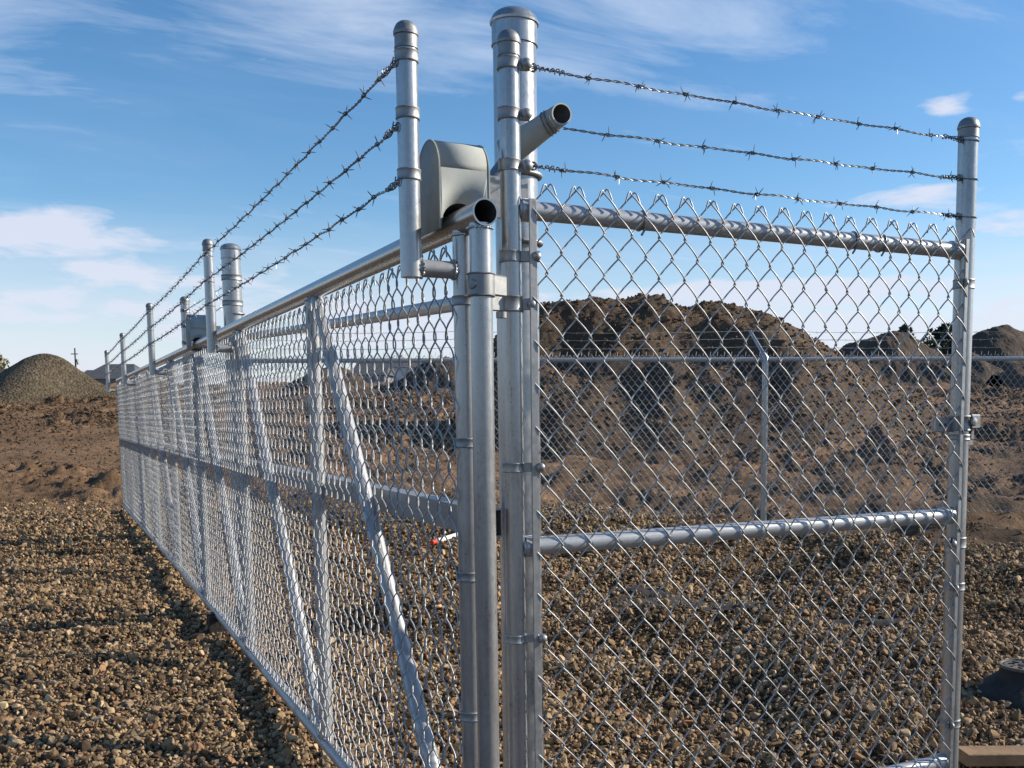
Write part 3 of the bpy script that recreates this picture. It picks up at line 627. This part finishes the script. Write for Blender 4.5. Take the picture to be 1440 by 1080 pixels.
# ---------------------------------------------------------------- roller posts with covers
def roller_cover(parent, x0, x1, y0, y1, z0, z1, rail):
    """sheet-steel hood with a half-round top; the rail runs through a round cut-out in each end sheet"""
    mb = MB(); r = (y1-y0)/2; yc = (y0+y1)/2; n = 18
    arc = [(yc-r*math.cos(a), z1-r+r*math.sin(a)) for a in np.linspace(0, math.pi, n)]
    prof = [(y0, z0)]+arc+[(y1, z0)]
    m_ = len(prof)
    # wrap-over sheet split at the hole: build end sheets with a rail hole separately
    for si, xx in ((-1, x0), (1, x1)):
        f = tuple(range(m_)) if si > 0 else tuple(range(m_))[::-1]
        lip = [(xx, a, b) for a, b in prof]; mb.add(lip, [f])
        # rolled rim
        P = np.array([(xx, a, b) for a, b in prof]); mb.tube(P, 0.0014, 6)
    # curved top strip
    va = [(x0, a, b) for a, b in arc]+[(x1, a, b) for a, b in arc]; mb.add(va, [(i, i+1, n+i+1, n+i) for i in range(n-1)])
    # end sheets (facing along the rail) with a circular opening that is cut by the lower edge
    hx, hz = rail; hr = 0.040; k = 24
    for yy in (y0, y1):
        zt = z1-r; a = np.linspace(math.pi, 0, k); za = max(z0-hz, 0.0)
        hole = [(hx+hr*math.cos(t), yy, max(hz+hr*math.sin(t)*1.0, z0)) for t in a]
        top = [(x0+(x1-x0)*i/(k-1), yy, zt) for i in range(k)]
        mb.add(hole+top, [(i, i+1, k+i+1, k+i) for i in range(k-1)])
        mb.add([(x0, yy, z0), hole[0], top[0]], [(0, 1, 2)]); mb.add([hole[-1], (x1, yy, z0), top[-1]], [(0, 1, 2)])
    o = mb.build('roller_cover', M['cover'], parent, angle=35)
    sm = o.modifiers.new('sheet', 'SOLIDIFY'); sm.thickness = 0.002; sm.offset = 0
    # rollers inside
    for yy in (y0+0.033, y1-0.033):
        m2 = MB(); m2.lathe([(0.010, -0.030), (0.024, -0.030), (0.016, 0), (0.024, 0.030), (0.010, 0.030)], (hx, yy, hz+0.046), 20, axis=(1, 0, 0)); m2.build('roller', M['black'], parent)
    return o
def roller_post(label, x, y, ztop, r, cov, bottom=True):
    t = thing('roller_post', label, 'post', (x, y, gz(x, y)), 'roller posts carrying the sliding gate')
    mb = MB(); mb.tube([(x, y, gz(x, y)-0.1), (x, y, 0.8), (x, y, ztop-0.035)], r, 40); mb.build('post', M['pipe'], t)
    mb = MB(); mb.lathe(dome(r, 0.028, 0.004, 0.052), (x, y, ztop-0.035), 36); mb.build('cap', M['pipe'], t, angle=22)
    roller_cover(t, *cov)
    # U-bolt bracket from post to hood
    mb = MB(); xc = cov[1]; mb.box(((x-r+xc)/2+0.002, (cov[2]+cov[3])/2+0.06, cov[4]+0.10), abs(x-r-xc)+0.01, 0.006, 0.09, bev=0.001)
    mb.box((xc+0.004, (cov[2]+cov[3])/2+0.02, cov[4]+0.10), 0.006, 0.12, 0.09, bev=0.001)
    mb.build('bracket', M['dull'], t)
    an = np.linspace(-1.75, 1.75, 24)
    for zu in (cov[5]+0.002, cov[4]+0.03):
        mb = MB(); mb.tube(np.stack([x+(r+0.006)*np.cos(an), y+(r+0.006)*np.sin(an), np.full(24, zu)], -1), 0.0062, 10); mb.build('u_bolt', M['dull'], t)
    return t
GX, GY0, GB = -0.1245, -0.1365, 1.4273
GT = 1.4283
P0 = (0.1295, 0.2534)
rp = roller_post('thick round-capped roller post right behind the gate end', P0[0], P0[1], 1.988, 0.0515, (-0.168, -0.060, -0.030, 0.100, 1.416, 1.602, (GX, GT)))
# open angled pipe stub held between the posts
a1, a2 = px(712, 216, 2.30), px(790, 160, 2.235)
mb = MB(); toc = (CAM-a2)/np.linalg.norm(CAM-a2); dirp = (a2-a1)/np.linalg.norm(a2-a1); nrm = dirp*0.8+toc*0.7
mb.pipe(a1, a2, (0.0335, 0.0232), 0.003, 30, ends=nrm, bore=0.05, steps=4)
mb.build('guide_arm', [M['cover'], M['tube_in']], rp)
b0, b1 = px(664, 302, 2.262), px(718, 232, 2.33); mb = MB(); mb.tube([b0, (b0+b1)/2, b1], [0.027, 0.028, 0.029], 26); mb.build('guide_strut', M['dull'], rp)
pb = np.array([0.06, 3.99]); rp2 = roller_post('thick round-capped roller post midway along the gate', pb[0], pb[1], 1.99, 0.0515, (-0.168, -0.060, 4.02, 4.19, 1.402, 1.600, (GX, GT)))
for zz in (1.66, 1.80):
    mb = MB(); ringband(mb, (pb[0], pb[1], zz), 0.0515, 0.03, 0.004); mb.build('band', M['dull'], rp2)
# bottom guide on the second roller post
mb = MB(); g_ = gz(-0.13, 3.7); mb.box((-0.10, 3.72, g_+0.03), 0.16, 0.12, 0.10, bev=0.004); mb.lathe([(0.012, 0), (0.035, 0.001), (0.035, 0.06), (0.012, 0.061)], (-0.15, 3.72, g_+0.03), 16, axis=(0, 0, 1)); mb.build('bottom_guide', M['valve'], rp2)
br = thing('brace_pipe', 'slim horizontal pipe linking the two roller posts behind the gate', 'pipe', (P0[0], P0[1], 1.3))
mb = MB(); mb.tube([(P0[0]-0.02, P0[1]+0.045, 1.325), (0.16, 1.6, 1.385), (0.165, 2.7, 1.43), (0.10, pb[1]-0.03, 1.47)], 0.0205, 20); o = mb.build('tube', M['pipe_h'], br)
fp = thing('fence_post', 'slim capped fence post with wire bands beyond the second roller post', 'post', (0.03, 5.90, gz(0.03, 5.9)))
mb = MB(); mb.tube([(0.03, 5.90, gz(0.03, 5.9)-0.1), (0.03, 5.90, 1.0), (0.03, 5.90, 1.86)], 0.0305, 24); mb.build('post', M['pipe'], fp); cap(fp, (0.03, 5.90, 1.86), 0.0305, 0.026)
for k, zz in enumerate((1.79, 1.68, 1.56)):
    tension_band(fp, (0.03, 5.9, zz), 0.0305, 0.026, -1.9, 0.022, 0.010)
    strand([(0.03, 5.86, zz), (pb[0], pb[1]+0.05, zz-0.01)], seed=60+k, lod=0).build('barbed_wire', M['barb'], fp)
mb = MB(); mb.tube([(0.03, 5.87, 1.48), (pb[0], pb[1]+0.05, 1.47)], 0.0205, 16); mb.build('rail', M['pipe_h'], fp)

# ---------------------------------------------------------------- sliding gate
gate = thing('sliding_gate', 'long galvanized cantilever sliding gate with chain link and barbed wire top', 'gate', (GX, GY0, gz(GX, GY0)))
YE = GY0+8*GB; Y2 = GY0+0.092; GZB, GZM0, GZM1 = -0.056, 0.803, 0.765
ys = np.linspace(GY0-0.022, YE+0.03, 12)
def topz(y): t = (y-GY0)/(8*GB); return GT+0.018*t*t
def botz(y): t = (y-GY0)/(8*GB); return GZB-0.012*(1-t)**3+0.022*math.sin(math.pi*min(1, max(0, t)))
mb = MB(); pts = [(GX, y, topz(y)) for y in ys[::-1]]
mb.tube(pts[:-1]+[(GX, ys[0]+0.10, topz(ys[0]))], 0.0262, 30, caps=False)
mb.pipe((GX, ys[0]+0.10, topz(ys[0])), (GX, ys[0]-0.006, topz(ys[0])), 0.0264, 0.0032, 30)
mb.build('top_rail', [M['gate_top'], M['tube_in']], gate)
mb = MB(); mb.tube([(GX, y, botz(y)) for y in np.linspace(GY0+0.02, YE+0.02, 24)], 0.0235, 24); mb.build('bottom_rail', M['gate_low'], gate)
# rectangular middle rail, open at the near end
mb = MB(); xm = -0.053
def rect(y, z, hx, hz): return [(xm-hx, y, z-hz), (xm+hx, y, z-hz), (xm+hx, y, z+hz), (xm-hx, y, z+hz)]
ya, yb = 0.0, YE
mb.add(rect(ya, GZM0, .025, .031)+rect(yb, GZM1, .025, .031), [(0, 1, 5, 4), (1, 2, 6, 5), (2, 3, 7, 6), (3, 0, 4, 7), (4, 5, 6, 7)])
mb.add(rect(ya, GZM0, .0218, .0278)+rect(ya+0.15, GZM0, .0218, .0278), [(0, 4, 5, 1), (1, 5, 6, 2), (2, 6, 7, 3), (3, 7, 4, 0), (7, 6, 5, 4)], 1)
mb.add(rect(ya, GZM0, .025, .031)+rect(ya, GZM0, .0218, .0278), [(0, 4, 5, 1), (1, 5, 6, 2), (2, 6, 7, 3), (3, 7, 4, 0)])
mb.build('middle_rail', [M['gate_mid'], M['tube_in']], gate, smooth=False)
RU = 0.0225
def upright(y, r=RU, name='upright'):
    mb = MB(); mb.tube([(GX, y, botz(y)+0.012), (GX, y, 0.7), (GX, y, topz(y)-0.018)], r, 26); weld(mb, (GX, y, topz(y)-0.027), r+0.001, (0, 0, 1), int(y*100) % 97); weld(mb, (GX, y, botz(y)+0.022), r+0.001, (0, 0, 1), 3)
    return mb.build(name, M['pipe'] if y < 0.1 else M['gate'], gate)
upright(GY0, 0.0222, 'end_upright'); upright(Y2)
for i in range(1, 9): upright(GY0+GB*i)
for i in range(1, 9):
    ya_, yb_ = GY0+GB*i-0.055, (Y2 if i == 1 else GY0+GB*(i-1))+0.045
    mb = MB(); A = np.array([GX, ya_, topz(ya_)-0.022]); B = np.array([GX, yb_, botz(yb_)+0.012]); mb.tube([A, (A+B)/2, B], 0.0205, 24); weld(mb, A+(B-A)*0.004, 0.0215, (B-A), i); mb.build('diagonal_brace', M['gate'], gate)
# wire posts standing off the frame
WX = GX-0.112
for i in (0, 2, 4, 6, 8):
    y = Y2 if i == 0 else GY0+GB*i; zt = 1.795; zb = 1.312
    wp = MB(); wp.tube([(WX, y, zb), (WX, y, 1.5), (WX, y, zt-0.018)], 0.0212, 28); wpo = wp.build('wire_post', M['pipe'], gate)
    mb = MB(); mb.lathe(dome(0.0212, 0.019, 0.0022), (WX, y, zt-0.018), 28); mb.build('cap', M['cast'], wpo, angle=22)
    mb = MB(); mb.tube([(WX, y, 1.331), (GX-RU*0.6, y, 1.331)], 0.0175, 22); weld(mb, (GX-RU-0.001, y, 1.331), 0.0185, (1, 0, 0), i+5); weld(mb, (WX+0.0205, y, 1.331), 0.0182, (1, 0, 0), i+9)
    mb.build('bracket', M['gate'], wpo)
    if i == 0:
        for zz in (1.735, 1.627, 1.510): mb = MB(); ringband(mb, (WX, y, zz), 0.0212, 0.022); mb.build('band', M['dull'], wpo)
for k, zz in enumerate((1.722, 1.600, 1.496)):
    sx = WX-0.0225; P = [(sx, Y2-0.004, zz)]
    for i in (2, 4, 6, 8): P.append((sx, GY0+GB*i, zz+(0.02 if k else 0.008)))
    strand(P, seed=20+k, phase=0.11+0.03*k, sag=0.010, wrap=(True, False)).build('barbed_wire', M['barb'], gate)
    for i in (2, 4, 6, 8):
        mb = MB(); an = np.linspace(0, 2*math.pi, 20); y = GY0+GB*i; mb.tube(np.stack([WX+0.0228*np.cos(an), y+0.0228*np.sin(an), P[1][2]+0.003*np.sin(2*an)], -1), 0.0016, 5, caps=False); mb.build('tie_wire', M['wire'], gate)
# chain link on the outer face, lighter mesh further down the line
mz = 1.378; per = 15; gx_ = GX-0.0225-0.0065; n0 = 130; n1w = 188
V, Q = weave(n0, per, 0.0019, 6, 4); place_weave(gate, 'chain_link_mesh', V, Q, (gx_, Y2-0.005, mz-per*HH), (0, 1, 0), (1, 0, 0), M['wire'], 0.005, 9)
V, Q = weave(n1w, per, 0.0019, 4, 3); place_weave(gate, 'chain_link_mesh', V, Q, (gx_, Y2-0.005+n0*WW/2, mz-per*HH), (0, 1, 0), (1, 0, 0), M['wire'], 0.005, 9)
for zz in (1.27, 0.98, 0.70, 0.40, 0.15): mb = MB(); ringband(mb, (GX, Y2, zz), RU, 0.02); mb.build('band', M['dull'], gate)
# latch clamp that meets the fence post
mb = MB(); c = np.array([GX, GY0, 1.292]); ringband(mb, c, 0.0222, 0.046, 0.0045)
d = np.array([0.0-GX, 0.0-GY0, 0]); d /= np.linalg.norm(d); mb.box(c+np.array([0.042, 0.022, 0.004]), 0.050, 0.010, 0.042, ax=(1, 0.45, 0), bev=0.003)
mb.lathe([(0.009, 0), (0.010, 0.001), (0.008, 0.005), (1e-4, 0.006)], c+np.array([-0.022, -0.012, 0.0]), 16, axis=(-0.8, -0.6, 0))
mb.lathe([(0.011, 0), (0.011, 0.012)], c+np.array([0.052, 0.022, -0.060]), 16); mb.build('latch', M['cast'], gate)
mb = MB(); ringband(mb, (0, 0, 1.273), R1+0.001, 0.033, 0.004); mb.box((-0.046, -0.016, 1.273), 0.052, 0.010, 0.034, ax=(1, 0.3, 0), bev=0.002); mb.build('latch_keeper', M['dull'], fence)

# ---------------------------------------------------------------- back fence
def bf(u, D): L = pxL(u, D); return np.array(to_xy(np.array(L), np.array(D)))
A2, B2 = bf(236, 9.70), bf(1075, 10.12); dv = (B2-A2); spc = np.linalg.norm(dv)/2; dv = dv/np.linalg.norm(dv); nv_ = np.array([-dv[1], dv[0]])
Pst = [A2+dv*spc*i for i in range(0, 5)]; Pst[0] = A2+dv*0.70; BL = spc*4-0.70
back = thing('chain_link_fence', 'long chain link boundary fence with angled barbed wire arms below the soil mound', 'fence', (A2[0], A2[1], gz(*A2)))
ZR = 1.545; zg = -0.06
mb = MB(); mb.tube([(*(Pst[0]), ZR), (*(Pst[2]), ZR), (*(Pst[4]), ZR)], 0.0215, 14); mb.build('rail', M['pipe_h'], back)
armd = np.array([nv_[0]*0.16-dv[0]*0.11, nv_[1]*0.16-dv[1]*0.11])
for q in Pst:
    mb = MB(); mb.tube([(*q, gz(*q)-0.1), (*q, ZR-0.02)], 0.030, 16)
    mb.tube([(*q, ZR-0.06), (*q, ZR+0.02), (*(q+armd*0.25), ZR+0.085), (*(q+armd*1.05), ZR+0.29)], [0.032, 0.031, 0.020, 0.016], 12); mb.build('post', M['pipe'], back)
V, Q = weave(int(BL/(WW/2)), 17.5, 0.0025, 4, 2, hook=False); place_weave(back, 'chain_link_mesh', V, Q, (*(Pst[0]-nv_*0.025), ZR+0.045-17.5*HH), (*dv, 0), (*(-nv_), 0), M['wire_far'], 0.012, 30)
mb = MB()
for i in range(int(BL/WW)):
    p_ = Pst[0]+dv*(WW*(i+0.5))-nv_*0.025; mb.tube([(*p_, ZR+0.03), (*(p_+dv*0.006), ZR+0.075)], 0.0026, 3, caps=False)
o = mb.build('twisted_wire_ends', M['wire_far'], back); o['kind'] = 'stuff'
for k, t in enumerate((0.38, 0.70, 1.0)):
    strand([(*(q+armd*t), ZR+0.03+0.26*t) for q in Pst], seed=40+k, lod=0, step=0.127, wrap=(False, False), sag=0.02, r=0.0016, off=0.002).build('barbed_wire', M['wire_far'], back)

# ---------------------------------------------------------------- small things on the ground
for k, (fx, fy, a, b, an) in enumerate(FAB):
    nu, nv = 60, 26; u, v = np.meshgrid(np.linspace(-a, a, nu), np.linspace(-1, 1, nv)); v = v*b*(0.75+0.5*vnoise(u*4, u*0+fx, 5))
    x = fx+u*math.cos(an)-v*math.sin(an); y = fy+u*math.sin(an)+v*math.cos(an); z = ground_h(x, y)+0.002+0.022*np.abs(fbm(x*7, y*7, 3, 88+k))+0.01*fbm(u*3, v*14, 2, 4)
    i, j = np.meshgrid(np.arange(nv-1), np.arange(nu-1)); i = i.ravel(); j = j.ravel(); Q = np.stack([i*nu+j, i*nu+j+1, (i+1)*nu+j+1, (i+1)*nu+j], -1)
    o = fast_mesh('landscape_fabric', np.stack([x, y, z], -1).reshape(-1, 3), Q, M['fabric'])
    sm = o.modifiers.new('sheet', 'SOLIDIFY'); sm.thickness = 0.003
    tag(o, ('wide rumpled strip of dark fabric showing through the gravel', 'narrow dark fabric strip in the gravel beside the fence end post')[k], 'fabric')
vx, vy = 2.43, 0.60; g0 = gz(vx, vy)
vb = thing('valve_box', 'round dark utility riser with lid poking out of the gravel', 'utility box', (vx, vy, g0))
mb = MB(); segs = 40; prof = [(0.24, -0.03), (0.19, 0.012), (0.13, 0.055), (0.098, 0.085), (0.092, 0.10), (0.092, 0.118)]
mb.lathe(prof, (vx, vy, g0), segs)
vv = mb.v[0]; rr_ = np.hypot(vv[:, 0]-vx, vv[:, 1]-vy); vv[:, 2] += np.where(rr_ > 0.1, 0.02*fbm(vv[:, 0]*14, vv[:, 1]*14, 3, 5), 0); mb.build('skirt', M['valve'], vb)
mb = MB(); mb.lathe([(0.084, 0.112), (0.094, 0.112), (0.096, 0.117), (0.094, 0.124), (0.086, 0.124), (0.084, 0.119)], (vx, vy, g0), 40); mb.build('rim', M['rim'], vb)
mb = MB(); mb.lathe([(0.083, 0.112), (0.083, 0.119), (0.075, 0.121), (0.070, 0.118), (0.03, 0.118), (0.025, 0.122), (1e-3, 0.122)], (vx, vy, g0), 40)
for q in range(9): a = q*2*math.pi/9; mb.box((vx+0.05*math.cos(a), vy+0.05*math.sin(a), g0+0.1205), 0.026, 0.007, 0.005, ax=(math.cos(a+.6), math.sin(a+.6), 0))
mb.build('lid', M['valve'], vb)
bd = MB(); ba, bb = np.array([1.60, 0.165]), np.array([1.895, 0.045]); ax_ = bb-ba; L_ = np.linalg.norm(ax_); cc = (ba+bb)/2; gg = gz(*cc)
bd.box((cc[0], cc[1], gg+0.036), L_, 0.085, 0.040, ax=(ax_[0], ax_[1], -0.01), bev=0.003); o = bd.build('timber_board', M['wood']); tag(o, 'short pale brown timber offcut lying at the fence end post', 'board')
st = thing('marker_stake', 'white rod with red tip lying on the dirt behind the gate', 'stake', (2.2, 6.5, gz(2.2, 6.5)))
tt_ = np.linspace(0, 1, 12); gl_ = [gz(2.03+0.49*q, 6.37+0.48*q) for q in tt_]; zr_ = max(gl_)+0.022; sa, sb_ = np.array([2.03, 6.37, zr_]), np.array([2.52, 6.85, zr_+0.01])
mb = MB(); mb.tube([sa+(sb_-sa)*0.12, sb_], 0.022, 12); mb.build('rod', M['white'], st)
mb = MB(); mb.tube([sa, sa+(sb_-sa)*0.12], 0.020, 12); mb.build('tip', M['red'], st)
cp = [(2.03, 6.37), (1.8, 6.40), (1.55, 6.46), (1.3, 6.47), (1.0, 6.60)]; mb = MB(); mb.tube([(a, b, gz(a, b)+0.035) for a, b in cp], 0.006, 6); o = mb.build('cord', M['cord']); tag(o, 'thin orange cord on the dirt running from the red tipped rod', 'cord')

# ---------------------------------------------------------------- far buildings, trees, pole
def far(u, D): x, y = to_xy(pxL(u, D), D); return float(x), float(y)
FX = np.array([R2[0], R2[1], 0]); FY = np.array([F2[0], F2[1], 0])
def house(label, u, D, wd, dp, eave, ridge, wall, win=2, hip=0.25):
    x, y = far(u, D); g = gz(x, y)-0.3; t = thing('house', label, 'house', (x, y, g)); c = np.array([x, y, g])
    mb = MB(); mb.box(c+np.array([0, 0, eave/2]), wd, dp, eave, ax=FX); mb.build('wall', wall, t, smooth=False)
    mb = MB(); hw, hd = wd/2+0.4, dp/2+0.4
    pts = [c+FX*a+FY*b+np.array([0, 0, h]) for a, b, h in ((-hw, -hd, eave+.02), (hw, -hd, eave+.02), (hw, hd, eave+.02), (-hw, hd, eave+.02), (-hw*(1-hip*2), 0, ridge), (hw*(1-hip*2), 0, ridge))]
    mb.add(pts, [(0, 1, 5, 4), (1, 2, 5), (2, 3, 4, 5), (3, 0, 4), (3, 2, 1, 0)]); mb.build('roof', M['roof'], t, smooth=False)
    for k in range(win):
        q = c+FX*(wd*(-0.32+0.64*k/max(1, win-1)))-FY*(dp/2+0.02)+np.array([0, 0, eave*0.55])
        mb = MB(); mb.box(q, 1.1, 0.10, 1.1, ax=FX); wo = mb.build('window', M['siding_w'], t, smooth=False); mb = MB(); mb.box(q-FY*0.04, 0.9, 0.08, 0.9, ax=FX); mb.build('pane', M['glass'], wo, smooth=False)
house('dark grey hip-roofed house showing above the far end of the gate', 176, 130, 6.6, 7, 2.9, 4.9, M['siding'], 3)
house('brown gabled garage adjoining the grey hip-roofed house', 147, 133, 3.2, 5, 2.8, 4.3, M['brick_t'], 1, 0.1)
house('low grey-roofed house half hidden behind the gravel cone', 14, 140, 7.5, 8, 2.6, 4.6, M['siding'], 2, 0.2)
house('grey house seen through the gate mesh next to the long white building', 530, 125, 3.6, 6, 3.0, 4.8, M['siding'], 2, 0.05)
house('long low white building seen through the gate mesh', 588, 135, 8.5, 6, 4.3, 5.3, M['siding_w'], 0, 0.02)
x, y = far(115, 120); g = gz(x, y)
up = thing('utility_pole', 'thin dark utility pole between the gravel cone and the bare tree', 'pole', (x, y, g))
mb = MB(); mb.tube([(x, y, g-0.5), (x, y, g+6.0)], [0.12, 0.08], 8); mb.build('mast', M['pole'], up)
mb = MB(); mb.box(np.array([x, y, g+5.3])-FY*0.16, 0.8, 0.10, 0.10, ax=FX); mb.build('crossarm', M['pole'], up)
mb = MB(); mb.tube([np.array([x, y, g+4.1])+FX*0.3, np.array([x, y, g+4.7])+FX*0.2], 0.13, 8); mb.build('transformer', M['cast'], up)
def bare_tree(label, u, D, h, spread, seed, mat='twig', group='bare trees on the skyline'):
    rg = np.random.default_rng(seed); x, y = far(u, D); g = gz(x, y)-0.2; t = thing('bare_tree', label, 'tree', (x, y, g), group)
    tr = MB(); cr = MB()
    def grow(p, d, L, r, lv):
        q = p+d*L; mid = p+d*L*0.5+rg.normal(0, L*0.03, 3); (tr if lv < 1 else cr).tube([p, mid, q], [r, r*0.8, r*0.62], 5 if lv < 2 else 3, caps=False)
        if lv >= 5: return
        for _ in range(3 if lv < 4 else 2):
            e = d+rg.normal(0, 0.42*spread, 3)+np.array([0, 0, 0.16]); e /= np.linalg.norm(e); grow(q-d*L*rg.uniform(0, .35), e, L*rg.uniform(.62, .84), r*0.72, lv+1)
    grow(np.array([x, y, g]), np.array([0, 0, 1.0]), h*0.27, h*0.024, 0)
    tr.build('trunk', M['bark'], t); cr.build('crown', M[mat], t)
def leafy(label, u, D, h, w_, seed, mat, group, n=900, cone=True):
    rg = np.random.default_rng(seed); x, y = far(u, D); g = gz(x, y)-0.3; t = thing('tree', label, 'tree', (x, y, g), group)
    mb = MB(); mb.tube([(x, y, g), (x, y, g+h*0.5), (x, y, g+h*0.9)], [h*0.03, h*0.02, h*0.008], 6); mb.build('trunk', M['bark'], t)
    cl = rg.random((26, 3)); c = MB()
    for i in range(n):
        zz = rg.uniform(0.08, 1.0) if cone else rg.uniform(0.05, 1); rad = w_*((1-zz)**0.75+0.06 if cone else math.sqrt(max(0.02, 1-(2*zz-1)**2)))
        a = rg.uniform(0, 6.28); a = a+0.5*math.sin(a*3+zz*11); q = math.sqrt(rg.random())*rad*(0.75+0.35*math.sin(a*5+zz*17))
        p_ = np.array([x+q*math.cos(a), y+q*math.sin(a), g+h*zz]); s_ = h*rg.uniform(0.025, 0.06)
        e1 = rg.normal(size=3); e1 /= np.linalg.norm(e1); e2 = np.cross(e1, rg.normal(size=3)); e2 /= np.linalg.norm(e2)
        c.add([p_-e1*s_, p_+e2*s_*0.6, p_+e1*s_, p_-e2*s_*0.6], [(0, 1, 2, 3)])
    c.build('crown', M[mat], t, smooth=False)
bare_tree('bare pinkish tree standing next to the brown garage', 132, 140, 6.6, 1.0, 3)
bare_tree('bare tree whose twigs rise over the gate top beyond the hip-roofed house', 226, 150, 7.5, 1.1, 8)
bare_tree('wide bare tree seen through the gate mesh above the long white building', 566, 150, 9.2, 1.25, 12)
bare_tree('thin bare tree seen through the gate mesh over the dark heap', 612, 150, 7.6, 1.0, 15)
bare_tree('pale bare shrub at the right foot of the soil dome', 1432, 80, 2.6, 1.3, 21, 'willow')
bare_tree('pale bare sapling on the slope of the rounded hill', 1222, 80, 3.0, 0.7, 23, 'willow')
bare_tree('second pale bare sapling between the two dark trees', 1277, 80, 2.6, 0.8, 25, 'willow')
leafy('pale yellow willow behind the low grey-roofed house', 0, 150, 7.6, 2.6, 31, 'willow', 'leafy trees on the skyline', 1100, False)
leafy('narrow dark evergreen on the shoulder of the rounded hill', 1268, 100, 6.6, 1.5, 33, 'conifer', 'leafy trees on the skyline', 900, False)
leafy('broad dark evergreen clump between the hill and the fence end post', 1325, 100, 6.7, 2.6, 35, 'conifer', 'leafy trees on the skyline', 1500, False)
leafy('low dark evergreen bush beside the broad evergreen clump', 1302, 98, 5.0, 1.4, 37, 'conifer', 'leafy trees on the skyline', 700, False)
